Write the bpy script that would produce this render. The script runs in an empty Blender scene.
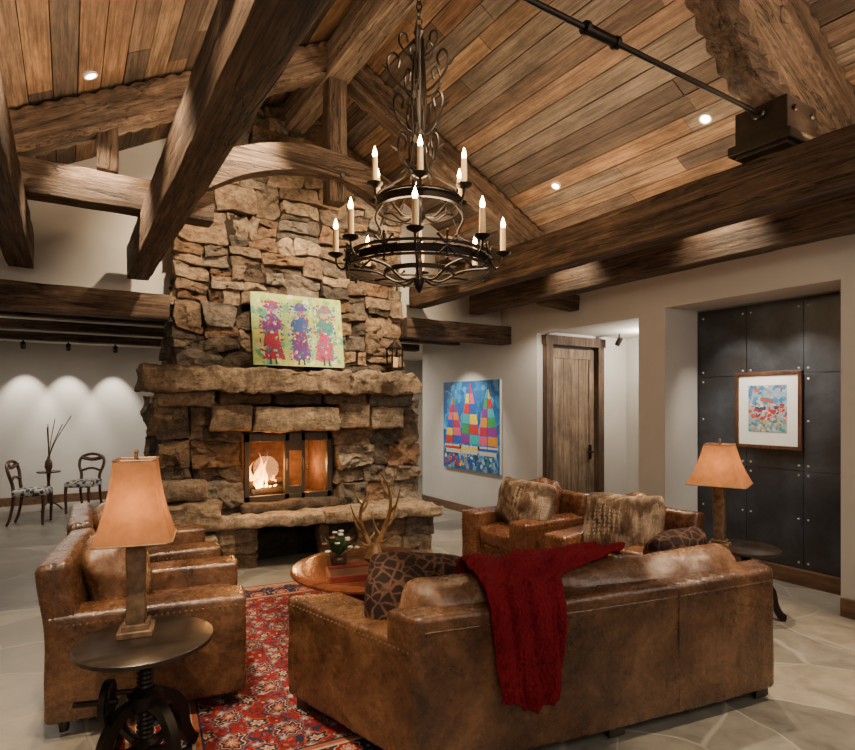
import bpy, math, random
from mathutils import Vector, Matrix, noise
R=random.Random(11)
COL=bpy.context.scene.collection
rad=math.radians

# ------------------------------------------------------------------ materials
class NT:
    def __init__(s,name):
        s.m=bpy.data.materials.new(name); s.m.use_nodes=True
        s.nt=s.m.node_tree; s.b=s.nt.nodes['Principled BSDF']; s.out=s.nt.nodes['Material Output']
    def n(s,t,ins=None,**pr):
        nd=s.nt.nodes.new(t)
        for k,v in pr.items(): setattr(nd,k,v)
        for k,v in (ins or {}).items(): s.set(nd,k,v)
        return nd
    def set(s,nd,k,v):
        sk=nd.inputs[k]
        if isinstance(v,bpy.types.NodeSocket): s.nt.links.new(v,sk)
        else: sk.default_value=v
    def coord(s,scale=(1,1,1),which='Object'):
        tc=s.n('ShaderNodeTexCoord')
        return s.n('ShaderNodeMapping',{0:tc.outputs[which],3:scale}).outputs[0]
    def noise(s,vec,scale,detail=6,rough=.6,dist=0):
        return s.n('ShaderNodeTexNoise',{'Vector':vec,'Scale':scale,'Detail':detail,'Roughness':rough,'Distortion':dist}).outputs[0]
    def ramp(s,fac,stops,interp='LINEAR'):
        nd=s.n('ShaderNodeValToRGB',{0:fac}); cr=nd.color_ramp; cr.interpolation=interp
        while len(cr.elements)<len(stops): cr.elements.new(.5)
        for e,(p,c) in zip(cr.elements,stops):
            e.position=p
            if isinstance(c,(int,float)): c=(c,c,c)
            e.color=(c[0],c[1],c[2],1)
        return nd.outputs[0]
    def mix(s,fac,a,b,blend='MIX'):
        nd=s.n('ShaderNodeMix',data_type='RGBA',blend_type=blend)
        for i,v in ((0,fac),(6,a),(7,b)):
            if isinstance(v,bpy.types.NodeSocket): s.nt.links.new(v,nd.inputs[i])
            elif i==0: nd.inputs[0].default_value=v
            else: nd.inputs[i].default_value=(v[0],v[1],v[2],1)
        return nd.outputs[2]
    def math(s,op,a,b=0.0):
        nd=s.n('ShaderNodeMath',operation=op)
        s.set(nd,0,a); s.set(nd,1,b); return nd.outputs[0]
    def attr(s,name='Col'):
        return s.n('ShaderNodeAttribute',attribute_name=name).outputs['Color']
    def bump(s,h,strength=.3,dist=.02):
        nd=s.n('ShaderNodeBump',{'Height':h,'Strength':strength,'Distance':dist})
        s.nt.links.new(nd.outputs[0],s.b.inputs['Normal'])
    def fin(s,color=None,rough=None,metal=None,spec=None,emit=None,es=0):
        if color is not None:
            if not isinstance(color,bpy.types.NodeSocket): color=(color[0],color[1],color[2],1)
            s.set(s.b,'Base Color',color)
        if rough is not None: s.set(s.b,'Roughness',rough)
        if metal is not None: s.set(s.b,'Metallic',metal)
        if spec is not None: s.set(s.b,'Specular IOR Level',spec)
        if emit is not None:
            s.set(s.b,'Emission Color',(emit[0],emit[1],emit[2],1)); s.set(s.b,'Emission Strength',es)
        return s.m

def m_simple(name,c,rough=.5,metal=0,var=.15,scale=8):
    t=NT(name); v=t.coord(); n=t.noise(v,scale)
    a=tuple(x*(1-var) for x in c); b=tuple(min(1,x*(1+var)) for x in c)
    t.bump(n,.1,.005)
    return t.fin(t.ramp(n,[(.3,a),(.7,b)]),rough,metal)

def m_leather(name,dark,mid,light,scr=.5):
    t=NT(name); v=t.coord()
    n1=t.noise(v,2.2,8,.66,1.1); n2=t.noise(v,24,9,.78)
    def lines(sc,d,w):
        n3=t.noise(v,sc,6,.6,d); return t.ramp(t.math('ABSOLUTE',t.math('SUBTRACT',n3,.5)),[(0,1),(w,0)])
    scratch=t.math('MAXIMUM',lines(5.5,2.4,.009),lines(11,3.0,.014))
    patch=t.ramp(t.noise(v,3.3,5,.7),[(.42,0),(.58,1)])
    base=t.ramp(n1,[(.34,dark),(.5,mid),(.70,light)])
    c=t.mix(.75,base,t.ramp(n2,[(.36,.6),(.64,1.3)]),'MULTIPLY')
    c=t.mix(t.math('MULTIPLY',t.math('MULTIPLY',scratch,patch),scr),c,tuple(x*1.5 for x in light))
    crk=lines(3.6,1.2,.007)
    c=t.mix(t.math('MULTIPLY',crk,.8),c,tuple(x*.4 for x in dark))
    h=t.noise(v,110,4,.6); wr=t.noise(v,8,5,.55,1.6)
    t.bump(t.math('ADD',t.math('MULTIPLY',h,.35),t.math('ADD',n2,t.math('MULTIPLY',wr,2.0))),.38,.009)
    return t.fin(c,t.ramp(n2,[(.35,.18),(.65,.36)]),0,.65)

def m_wood(name,dark,mid,light,rough=.55,scale=1.0,bump=.4,axis=0,hewn=False,old=False):
    t=NT(name); sc=[9*scale]*3; sc[axis]=.7*scale
    v=t.coord(tuple(sc)); n1=t.noise(v,1.6,10,.75,1.2)
    v2=t.coord((1,1,1)); n2=t.noise(v2,2.3,7,.7)
    c=t.ramp(n1,[(.34,dark),(.5,mid),(.68,light)])
    c=t.mix(.75,c,t.ramp(n2,[(.32,.4),(.68,1.5)]),'MULTIPLY')
    h=n1
    if old or hewn:
        sg=[14]*3; sg[axis]=.45
        gr=t.noise(t.coord(tuple(sg)),3.0,8,.8,.8)
        c=t.mix(.85,c,t.ramp(gr,[(.36,.3),(.5,1.0),(.66,1.6)]),'MULTIPLY')
        ck=t.ramp(t.math('ABSOLUTE',t.math('SUBTRACT',t.noise(t.coord(tuple([7 if i!=axis else .5 for i in range(3)])),1.3,4,.6,.6),.5)),[(0,0),(.014,1)])
        c=t.mix(.9,c,ck,'MULTIPLY')
        h=t.math('ADD',t.math('ADD',n1,gr),t.math('MULTIPLY',ck,.8))
    if hewn:
        vo=t.n('ShaderNodeTexVoronoi',{'Vector':t.coord((11,11,11)),'Scale':1.0,'Randomness':.55},feature='SMOOTH_F1').outputs[0]
        h=t.math('ADD',t.math('MULTIPLY',h,.25),t.math('MULTIPLY',vo,1.1))
        c=t.mix(.25,c,t.ramp(vo,[(.1,.75),(.6,1.3)]),'MULTIPLY')
    t.bump(h,bump,.028 if hewn else .02)
    return t.fin(c,rough,0,.3 if rough>.5 else .5)

def m_attr(name,rough=.6,grain=None,var=(.6,1.3),bump=.2,bd=.01,scale=6,metal=0,knots=False):
    t=NT(name); v=t.coord(grain or (1,1,1)); n=t.noise(v,scale,9,.75,.6)
    c=t.mix(1,t.attr(),t.ramp(n,[(.3,var[0]),(.7,var[1])]),'MULTIPLY')
    if knots:
        c=t.mix(.75,c,t.ramp(t.noise(t.coord((1.5,.6,1.5)),3.2,8,.8),[(.34,.4),(.62,1.4)]),'MULTIPLY')
        c=t.mix(.8,c,t.ramp(t.noise(t.coord((40,1.2,40)),1.6,5,.7),[(.36,.4),(.6,1.3)]),'MULTIPLY')
    t.bump(n,bump,bd)
    return t.fin(c,rough,metal,.3)

def m_stone():
    t=NT('fieldstone'); v=t.coord()
    n1=t.noise(v,4.5,10,.76,.5); n2=t.noise(v,17,10,.8); n3=t.noise(t.coord((3,3,16)),2,8,.75,.8)
    c=t.mix(1,t.attr(),t.ramp(n1,[(.28,(.42,.38,.35)),(.5,(1,.95,.89)),(.70,(1.65,1.5,1.28))]),'MULTIPLY')
    c=t.mix(.92,c,t.ramp(n2,[(.34,.36),(.62,1.38)]),'MULTIPLY')
    c=t.mix(.5,c,t.ramp(n3,[(.35,.5),(.6,1.25)]),'MULTIPLY')
    h=t.math('ADD',n1,t.math('MULTIPLY',n2,1.2))
    h=t.math('ADD',h,t.math('MULTIPLY',n3,.6))
    t.bump(h,1.0,.048)
    return t.fin(c,.82,0,.25)

def m_floor():
    t=NT('flagstone_floor'); v=t.coord()
    w=t.n('ShaderNodeTexNoise',{'Vector':v,'Scale':1.5}).outputs[1]
    vv=t.mix(.25,v,w,'ADD')
    e=t.n('ShaderNodeTexVoronoi',{'Vector':vv,'Scale':1.55},feature='DISTANCE_TO_EDGE').outputs[0]
    cc=t.n('ShaderNodeTexVoronoi',{'Vector':vv,'Scale':1.55}).outputs['Color']
    g=t.ramp(e,[(.006,0),(.018,1)])
    sep=t.n('ShaderNodeSeparateColor',{0:cc}).outputs[0]
    base=t.ramp(sep,[(0,(.135,.124,.104)),(.5,(.18,.165,.14)),(1,(.235,.208,.166))])
    n=t.noise(v,5,10,.75,.5)
    base=t.mix(.9,base,t.ramp(n,[(.3,.55),(.7,1.35)]),'MULTIPLY')
    c=t.mix(g,(.25,.23,.195),base)
    t.bump(t.math('ADD',t.math('MULTIPLY',g,.6),t.math('MULTIPLY',n,.7)),.4,.01)
    return t.fin(c,t.ramp(n,[(.3,.28),(.7,.52)]))

def m_plaster(name='plaster',c=(.50,.475,.435)):
    t=NT(name); v=t.coord(); n=t.noise(v,2,6)
    t.bump(t.noise(v,25,6),.12,.004)
    return t.fin(t.ramp(n,[(.3,tuple(x*.92 for x in c)),(.7,tuple(x*1.05 for x in c))]),.85)

def m_steel():
    t=NT('patinated_steel'); v=t.coord(); n=t.noise(v,1.5,6,.6,.3); n2=t.noise(v,7,8,.7)
    c=t.ramp(n,[(.32,(.034,.030,.028)),(.48,(.046,.048,.055)),(.68,(.085,.096,.115))])
    c=t.mix(.5,c,t.ramp(n2,[(.3,.7),(.7,1.25)]),'MULTIPLY')
    t.bump(n2,.05,.004)
    return t.fin(c,t.ramp(n2,[(.3,.32),(.7,.44)]),.45)

def m_rug():
    t=NT('oriental_rug'); tc=t.n('ShaderNodeTexCoord').outputs['Object']
    sp=t.n('ShaderNodeSeparateXYZ',{0:tc})
    ax=t.math('ABSOLUTE',sp.outputs[0]); ay=t.math('ABSOLUTE',sp.outputs[1])
    v=t.n('ShaderNodeCombineXYZ',{0:ax,1:ay}).outputs[0]
    w=t.n('ShaderNodeSeparateColor',{0:t.n('ShaderNodeTexNoise',{'Vector':v,'Scale':5.0}).outputs[1]})
    wx=t.math('ADD',ax,t.math('MULTIPLY',w.outputs[0],.12)); wy=t.math('ADD',ay,t.math('MULTIPLY',w.outputs[1],.12))
    dE=t.math('MINIMUM',t.math('SUBTRACT',1.45,ax),t.math('SUBTRACT',1.5,ay))
    RD=(.155,.014,.013); NAVY=(.022,.020,.036); CR=(.34,.26,.18); RUST=(.24,.07,.035); BL=(.085,.095,.13); DR=(.085,.012,.012)
    def flower(sc,ox,oy,pet,amp,X=wx,Y=wy):
        u=t.math('SUBTRACT',t.math('FRACT',t.math('ADD',t.math('MULTIPLY',X,sc),ox)),.5)
        q=t.math('SUBTRACT',t.math('FRACT',t.math('ADD',t.math('MULTIPLY',Y,sc),oy)),.5)
        r=t.math('SQRT',t.math('ADD',t.math('MULTIPLY',u,u),t.math('MULTIPLY',q,q)))
        th=t.math('ARCTAN2',q,u)
        return t.math('ADD',r,t.math('MULTIPLY',t.math('COSINE',t.math('MULTIPLY',th,pet)),amp))
    vo2=t.n('ShaderNodeTexVoronoi',{'Vector':v,'Scale':34.0,'Randomness':1.0})
    s2=t.n('ShaderNodeSeparateColor',{0:vo2.outputs['Color']}).outputs[0]
    small=t.ramp(s2,[(0,NAVY),(.22,BL),(.42,CR),(.62,RUST),(.82,NAVY)],'CONSTANT')
    dot=t.ramp(vo2.outputs[0],[(0,1),(.34,0)],'CONSTANT')
    field=t.mix(t.math('MULTIPLY',dot,.8),RD,small)
    vine=t.ramp(t.math('ABSOLUTE',t.math('SUBTRACT',t.noise(v,8,2,.5,1.2),.5)),[(0,1),(.022,0)],'CONSTANT')
    field=t.mix(vine,field,NAVY)
    def over(base,r,stops):
        lim=stops[-1][0]; col=t.ramp(r,[(p,c) for p,c in stops[:-1]],'CONSTANT'); m=t.ramp(r,[(0,1),(lim,0)],'CONSTANT'); return t.mix(m,base,col)
    field=over(field,flower(4.0,.5,.5,8,.035),[(0,CR),(.05,RUST),(.13,NAVY),(.20,CR),(.225,DR),(.27,BL),(.30,0)])
    field=over(field,flower(4.0,0,0,6,.03),[(0,RUST),(.05,CR),(.10,NAVY),(.17,RUST),(.20,0)])
    field=over(field,flower(8.0,.25,.0,5,.05),[(0,CR),(.09,BL),(.16,RUST),(.18,0)])
    bord=t.mix(t.math('MULTIPLY',dot,.85),NAVY,small)
    bord=over(bord,flower(5.2,.1,.1,8,.03,ax,ay),[(0,CR),(.07,RUST),(.14,CR),(.17,RD),(.30,CR),(.33,0)])
    mk=t.ramp(dE,[(0,1),(.32,0)],'CONSTANT')
    c=t.mix(mk,field,bord)
    st=t.ramp(dE,[(0,RD),(.03,CR),(.045,RUST),(.07,CR),(.08,NAVY),(.32,CR),(.335,RUST),(.36,NAVY),(.375,RD)],'CONSTANT')
    sm=t.ramp(dE,[(0,1),(.08,0),(.32,1),(.375,0)],'CONSTANT')
    c=t.mix(sm,c,st)
    n=t.noise(tc,160,3); t.bump(n,.5,.004)
    c=t.mix(.8,c,t.ramp(t.noise(tc,50,6,.8),[(.3,.5),(.7,1.35)]),'MULTIPLY')
    return t.fin(c,.95,0,.1)

def m_emit(name,c,s):
    t=NT(name); return t.fin((0.02,.02,.02),.5,emit=c,es=s)

def m_shade():
    t=NT('lampshade_parchment'); nt=t.nt
    v=t.coord(); n=t.noise(v,20,5)
    c=t.ramp(n,[(.3,(.28,.120,.045)),(.7,(.36,.160,.065))])
    d=t.n('ShaderNodeBsdfDiffuse',{0:c}); tr=t.n('ShaderNodeBsdfTranslucent',{0:c})
    mx=t.n('ShaderNodeMixShader',{0:.5,1:d.outputs[0],2:tr.outputs[0]})
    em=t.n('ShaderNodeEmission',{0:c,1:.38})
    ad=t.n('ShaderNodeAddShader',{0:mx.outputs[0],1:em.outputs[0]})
    nt.links.new(ad.outputs[0],t.out.inputs[0]); return t.m

def m_glass():
    t=NT('fire_glass'); g=t.n('ShaderNodeBsdfGlossy',{0:(.8,.8,.8,1),1:.05}); tr=t.n('ShaderNodeBsdfTransparent')
    mx=t.n('ShaderNodeMixShader',{0:.05,1:tr.outputs[0],2:g.outputs[0]})
    t.nt.links.new(mx.outputs[0],t.out.inputs[0]); return t.m

def m_leopard():
    t=NT('spotted_hide'); v=t.coord()
    d=t.n('ShaderNodeTexVoronoi',{'Vector':t.mix(.05,v,t.n('ShaderNodeTexNoise',{'Vector':v,'Scale':12.0}).outputs[1],'ADD'),'Scale':17.0},feature='DISTANCE_TO_EDGE').outputs[0]
    n=t.noise(v,16)
    c=t.ramp(t.math('ADD',d,t.math('MULTIPLY',t.math('SUBTRACT',n,.5),.30)),[(.0,(.085,.042,.024)),(.06,(.058,.027,.016)),(.11,(.014,.006,.005)),(.8,(.010,.005,.004))])
    t.bump(t.noise(v,80),.4,.01)
    return t.fin(c,.75,0,.15)

def m_hide():
    t=NT('streaked_hide'); v=t.coord()
    n=t.noise(v,5,6,.6,.8); s=t.noise(t.coord((45,45,5)),1.3,5,.7)
    c=t.ramp(t.math('ADD',t.math('MULTIPLY',n,.75),t.math('MULTIPLY',s,.25)),[(.40,(.035,.020,.013)),(.49,(.11,.07,.042)),(.56,(.24,.175,.12)),(.64,(.38,.31,.24))])
    t.bump(s,.5,.008)
    return t.fin(c,.7,0,.2)

def m_knit():
    t=NT('red_knit'); v=t.coord()
    w2=t.n('ShaderNodeTexVoronoi',{'Vector':t.coord((70,70,50)),'Scale':1.2}).outputs[0]
    n=t.noise(v,9,4)
    c=t.ramp(t.math('ADD',t.math('MULTIPLY',n,.6),t.math('MULTIPLY',w2,.4)),[(.1,(.185,.008,.015)),(.5,(.135,.0055,.011)),(.8,(.06,.0025,.005))])
    t.bump(t.math('MULTIPLY',w2,-1.0),.9,.008)
    return t.fin(c,.9,0,.1)

def m_flame():
    t=NT('flame'); tc=t.n('ShaderNodeTexCoord').outputs['Generated']
    z=t.n('ShaderNodeSeparateXYZ',{0:tc}).outputs[2]
    c=t.ramp(z,[(0,(1,.62,.18)),(.45,(1,.38,.05)),(1,(1,.10,.01))])
    t.set(t.b,'Emission Color',c); t.set(t.b,'Emission Strength',t.ramp(z,[(0,16.0),(.5,10.0),(1,2.0)]))
    return t.fin((0,0,0),.5)

LEATHER=m_leather('distressed_leather',(.024,.0095,.0045),(.076,.032,.0135),(.165,.082,.037),.55)
LEATHER_R=m_leather('cognac_leather',(.03,.010,.005),(.085,.032,.014),(.17,.076,.036),.4)
LEATHER_T=m_leather('tan_leather',(.05,.022,.011),(.135,.065,.031),(.25,.14,.075),.4)
BEAM=m_wood('old_timber',(.028,.017,.011),(.088,.055,.035),(.18,.120,.080),.7,1,.8,old=True)
HEWN=m_wood('hewn_timber',(.036,.022,.014),(.095,.060,.039),(.17,.115,.078),.7,1,.7,hewn=True)
BEAM_L=m_wood('pale_timber',(.07,.050,.034),(.16,.113,.078),(.28,.205,.145),.75,1,.7,old=True)
TABLEW=m_wood('polished_cherry',(.05,.013,.006),(.13,.036,.015),(.21,.07,.03),.2,.6,.05)
DARKW=m_wood('espresso_wood',(.010,.007,.005),(.020,.014,.011),(.038,.027,.02),.3,.8,.1)
DOORW=m_wood('weathered_door_wood',(.07,.047,.03),(.17,.118,.078),(.30,.22,.15),.7,1,.5,axis=2)
DTRIM=m_wood('door_trim_wood',(.025,.014,.009),(.07,.042,.026),(.14,.09,.058),.7,1,.5,axis=2)
CHAIRW=m_wood('walnut',(.03,.012,.007),(.07,.03,.016),(.14,.06,.03),.35,2,.1,axis=2)
TRIMW=m_wood('trim_wood',(.05,.025,.012),(.11,.055,.028),(.18,.10,.05),.5,1,.2,axis=1)
PLANK=m_attr('ceiling_planks',.7,(9,.7,9),(.45,1.5),.6,.014,1.8,knots=True)
STONE=m_stone(); FLOOR=m_floor(); PLASTER=m_plaster(); CEILP=m_plaster('ceiling_plaster',(.60,.54,.46)); STEEL=m_steel()
IRON=m_simple('black_iron',(.018,.013,.010),.45,.7)
DOORM=m_simple('firedoor_metal',(.05,.042,.035),.45,.6)
RIVET=m_simple('steel_rivet',(.55,.55,.56),.3,.6)
NAIL=m_simple('brass_nail',(.34,.23,.12),.35,.9)
BRONZE=m_simple('bronze_base',(.15,.095,.055),.4,.3,.6,22)
PAINT=m_attr('canvas_paint',.6,None,(.7,1.2),.3,.003,30)
CHALK=m_simple('candle_sleeve',(.55,.38,.19),.5)
BULB=m_emit('bulb',(1,.66,.32),45)
LED=m_emit('led',(1,.85,.65),40)
SHADE=m_shade(); GLASS=m_glass(); LEOP=m_leopard(); KNIT=m_knit(); FLAME=m_flame(); RUG=m_rug(); HIDE=m_hide()
ANTL=m_simple('antler_bone',(.27,.15,.06),.3,.25,.5,12)
BLACKH=m_simple('soot_brick',(.07,.032,.018),.9,0,.6,14)
LOG=m_simple('charred_log',(.05,.03,.02),.9,0,.5,20)
WHITE=m_simple('white_mat',(.7,.68,.64),.8,0,.03)
FUR=m_attr('fur',.8,None,(.8,1.2),.1,.003,10)
RED=m_simple('red_lacquer',(.16,.025,.016),.35); GREEN=m_simple('leaf_green',(.07,.12,.045),.6); PETAL=m_simple('white_petal',(.75,.72,.66),.7)
PINKP=m_simple('pink_petal',(.45,.12,.13),.6)
POTM=m_simple('glazed_pot',(.08,.04,.022),.3)
def _seatf():
    t=NT('floral_fabric'); d=t.n('ShaderNodeTexVoronoi',{'Vector':t.coord(),'Scale':16.0}).outputs[0]
    return t.fin(t.ramp(d,[(0,(.03,.04,.06)),(.45,(.04,.05,.08)),(.5,(.45,.42,.36)),(1,(.5,.46,.4))]),.8)
SEATF=_seatf()

# ------------------------------------------------------------------ mesh builder
class MB:
    def __init__(s): s.v=[];s.f=[];s.c=[];s.mi=[];s.M=Matrix();s.fn=None;s.col=None;s.k=0
    def add(s,vs,fs,col=None):
        o=len(s.v)
        for p in vs:
            p=Vector(p)
            if s.fn: p=Vector(s.fn(p))
            s.v.append(s.M@p)
        for f in fs:
            s.f.append([i+o for i in f]); s.c.append(col or s.col); s.mi.append(s.k)
        return s
    def box(s,c,size,col=None,rot=None):
        hx,hy,hz=size[0]/2,size[1]/2,size[2]/2
        vs=[Vector((x*hx,y*hy,z*hz)) for x in(-1,1) for y in(-1,1) for z in(-1,1)]
        if rot is not None: vs=[rot@v for v in vs]
        vs=[v+Vector(c) for v in vs]
        return s.add(vs,[(0,1,3,2),(4,6,7,5),(0,4,5,1),(2,3,7,6),(0,2,6,4),(1,5,7,3)],col)
    def tube(s,pts,r,n=8,col=None,cap=True):
        pts=[Vector(p) for p in pts]; N=len(pts)
        rs=r if isinstance(r,(list,tuple)) else [r]*N
        t0=(pts[1]-pts[0]).normalized()
        up=Vector((0,0,1)) if abs(t0.z)<.9 else Vector((1,0,0))
        a=t0.cross(up).normalized(); vs=[];fs=[]
        for i,p in enumerate(pts):
            t=(pts[min(i+1,N-1)]-pts[max(i-1,0)])
            if t.length<1e-9: t=t0
            t.normalize()
            a=(a-t*a.dot(t)); 
            if a.length<1e-6: a=t.orthogonal()
            a.normalize(); b=t.cross(a)
            for j in range(n):
                q=2*math.pi*j/n
                vs.append(p+(a*math.cos(q)+b*math.sin(q))*rs[i])
        for i in range(N-1):
            for j in range(n):
                k=(j+1)%n; fs.append((i*n+j,i*n+k,(i+1)*n+k,(i+1)*n+j))
        if cap: fs.append(tuple(range(n-1,-1,-1))); fs.append(tuple((N-1)*n+j for j in range(n)))
        return s.add(vs,fs,col)
    def cyl(s,p0,p1,r0,r1=None,n=16,col=None): return s.tube([p0,p1],[r0,r0 if r1 is None else r1],n,col)
    def lathe(s,prof,c=(0,0,0),n=28,col=None,closed=False):
        vs=[];fs=[];N=len(prof)
        for (r,z) in prof:
            for j in range(n):
                q=2*math.pi*j/n; vs.append((c[0]+r*math.cos(q),c[1]+r*math.sin(q),c[2]+z))
        for i in range(N if closed else N-1):
            i2=(i+1)%N
            for j in range(n):
                k=(j+1)%n; fs.append((i*n+j,i*n+k,i2*n+k,i2*n+j))
        if not closed: fs.append(tuple(range(n-1,-1,-1))); fs.append(tuple((N-1)*n+j for j in range(n)))
        return s.add(vs,fs,col)
    def ring(s,c,Rr,w,h,n=48,col=None):
        return s.lathe([(Rr-w/2,-h/2),(Rr+w/2,-h/2),(Rr+w/2,h/2),(Rr-w/2,h/2)],c,n,col,True)
    def ball(s,c,r,n=8,col=None,sc=(1,1,1)):
        m=max(4,n//2); vs=[];fs=[]
        vs.append((c[0],c[1],c[2]-r*sc[2]))
        for i in range(1,m):
            t=math.pi*i/m
            for j in range(n):
                q=2*math.pi*j/n
                vs.append((c[0]+r*sc[0]*math.sin(t)*math.cos(q),c[1]+r*sc[1]*math.sin(t)*math.sin(q),c[2]-r*sc[2]*math.cos(t)))
        vs.append((c[0],c[1],c[2]+r*sc[2])); L=len(vs)-1
        for j in range(n): fs.append((0,1+(j+1)%n,1+j))
        for i in range(m-2):
            for j in range(n):
                a=1+i*n; fs.append((a+j,a+(j+1)%n,a+n+(j+1)%n,a+n+j))
        a=1+(m-2)*n
        for j in range(n): fs.append((a+j,a+(j+1)%n,L))
        return s.add(vs,fs,col)
    def soft(s,c,size,r=.04,puff=0,k=(4,4,4),m=3,rot=None,amp=0,freq=3,seed=0,col=None,pin=0,crag=0,scal=0):
        h=[x/2 for x in size]; r=min(r,min(h)*.98)
        if isinstance(k,int): k=(k,k,k)
        if not isinstance(puff,(tuple,list)): puff=(puff,)*3
        ax=[]
        for a in range(3):
            L=[-h[a]+r*j/m for j in range(m+1)]
            inn=h[a]-r
            for j in range(1,k[a]): L.append(-inn+2*inn*j/k[a])
            L+= [ (inn+r*j/m) for j in range(0,m+1)]
            ax.append(L)
        idx={};vs=[]
        def V(i):
            if i in idx: return idx[i]
            p=[ax[a][i[a]] for a in range(3)]
            inner=Vector([max(-(h[a]-r),min(h[a]-r,p[a])) for a in range(3)])
            d=Vector(p)-inner
            q=inner+(d.normalized()*r if d.length>1e-9 else d)
            u=[p[a]/h[a] for a in range(3)]
            for a in range(3):
                b,cc=(a+1)%3,(a+2)%3
                q[a]+=puff[a]*u[a]*(1-u[b]**2)*(1-u[cc]**2)
            if pin:
                e=(abs(u[0])*abs(u[2]))**3; q[1]*=(1-pin*e)
            if scal:  # adze scallops along the arrises of a hewn beam (long axis X)
                e=(abs(u[1])*abs(u[2]))**2
                g=abs(math.sin(p[0]*24+.6*noise.noise(Vector((p[0]*2,u[1]*3,u[2]*3+seed)))))
                q[1]-=u[1]*e*(1-g)*scal; q[2]-=u[2]*e*(1-g)*scal
            if amp:
                q=q+noise.noise_vector(q*freq+Vector((seed*7.3,seed*3.1,seed*1.7)))*amp
            if crag:
                o=Vector((seed*3.3,seed*1.1,seed*5.7))
                q=q+noise.noise_vector(q*6+o)*crag+noise.noise_vector(q*15+o)*crag*.6+noise.cell_vector(q*9+o)*crag*.2
            if rot is not None: q=rot@q
            idx[i]=len(vs); vs.append(q+Vector(c)); return idx[i]
        fs=[]; n=[len(x)-1 for x in ax]
        for a in range(3):
            b,cc=(a+1)%3,(a+2)%3
            for side in (0,n[a]):
                for i in range(n[b]):
                    for j in range(n[cc]):
                        q=[]
                        for (di,dj) in ((0,0),(1,0),(1,1),(0,1)):
                            t=[0,0,0]; t[a]=side;t[b]=i+di;t[cc]=j+dj; q.append(V(tuple(t)))
                        if side==0: q.reverse()
                        fs.append(q)
        return s.add(vs,fs,col)
    def sweep(s,pts,w,h,wdir=(0,1,0),col=None,amp=0,freq=6,scal=0):
        pts=[Vector(p) for p in pts]; W=Vector(wdir).normalized();N=len(pts);vs=[];fs=[]; S=0
        for i,p in enumerate(pts):
            if i: S+=(p-pts[i-1]).length
            t=(pts[min(i+1,N-1)]-pts[max(i-1,0)]).normalized(); u=W.cross(t).normalized()
            for (a,b) in ((-1,-1),(-.33,-1),(.33,-1),(1,-1),(1,-.33),(1,.33),(1,1),(.33,1),(-.33,1),(-1,1),(-1,.33),(-1,-.33)):
                g=(1-abs(math.sin(S*24)))*scal*(abs(a*b)**2)
                q=p+W*(a*(w/2-g))+u*(b*(h/2-g))
                if amp: q=q+noise.noise_vector(q*freq)*amp
                vs.append(q)
        for i in range(N-1):
            for j in range(12):
                k=(j+1)%12; fs.append((i*12+j,i*12+k,(i+1)*12+k,(i+1)*12+j))
        fs.append(tuple(range(11,-1,-1))); fs.append(tuple((N-1)*12+j for j in range(12)))
        return s.add(vs,fs,col)
    def build(s,name,mats,parent=None,loc=None,rot=None,smooth=38,bevel=0,label=None,cat=None,kind=None,mw=None,group=None):
        me=bpy.data.meshes.new(name); me.from_pydata([tuple(v) for v in s.v],[],s.f)
        if not isinstance(mats,(list,tuple)): mats=[mats]
        for m in mats: me.materials.append(m)
        if len(mats)>1: me.polygons.foreach_set('material_index',s.mi)
        if any(c is not None for c in s.c):
            at=me.color_attributes.new('Col','FLOAT_COLOR','CORNER'); buf=[]
            for f,c in zip(s.f,s.c):
                c=c or (.5,.5,.5); buf+= [c[0],c[1],c[2],1.0]*len(f)
            at.data.foreach_set('color',buf)
        me.update(); 
        if smooth:
            me.shade_smooth(); me.set_sharp_from_angle(angle=rad(smooth))
        o=bpy.data.objects.new(name,me); COL.objects.link(o)
        if parent: o.parent=parent
        if mw is not None: o.matrix_world=mw
        if loc is not None: o.location=loc
        if rot is not None: o.rotation_euler=rot if isinstance(rot,(tuple,list)) else (0,0,rot)
        if bevel:
            b=o.modifiers.new('bevel','BEVEL'); b.width=bevel; b.segments=2; b.limit_method='ANGLE'
        if label: o['label']=label
        if cat: o['category']=cat
        if kind: o['kind']=kind
        if group: o['group']=group
        return o

def empty(name,loc,rot=0,label=None,cat=None,group=None,parent=None):
    o=bpy.data.objects.new(name,None); COL.objects.link(o); o.location=loc; o.rotation_euler=(0,0,rot) if not isinstance(rot,tuple) else rot
    o.empty_display_size=.1
    if parent: o.parent=parent
    if label:o['label']=label
    if cat:o['category']=cat
    if group:o['group']=group
    return o
def struct(mb,name,mat,smooth=0,**k): return mb.build(name,mat,smooth=smooth,kind='structure',**k)
def parentk(o,p):
    bpy.context.view_layer.update(); mw=o.matrix_world.copy(); o.parent=p; o.matrix_parent_inverse=p.matrix_world.inverted(); o.matrix_world=mw

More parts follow.
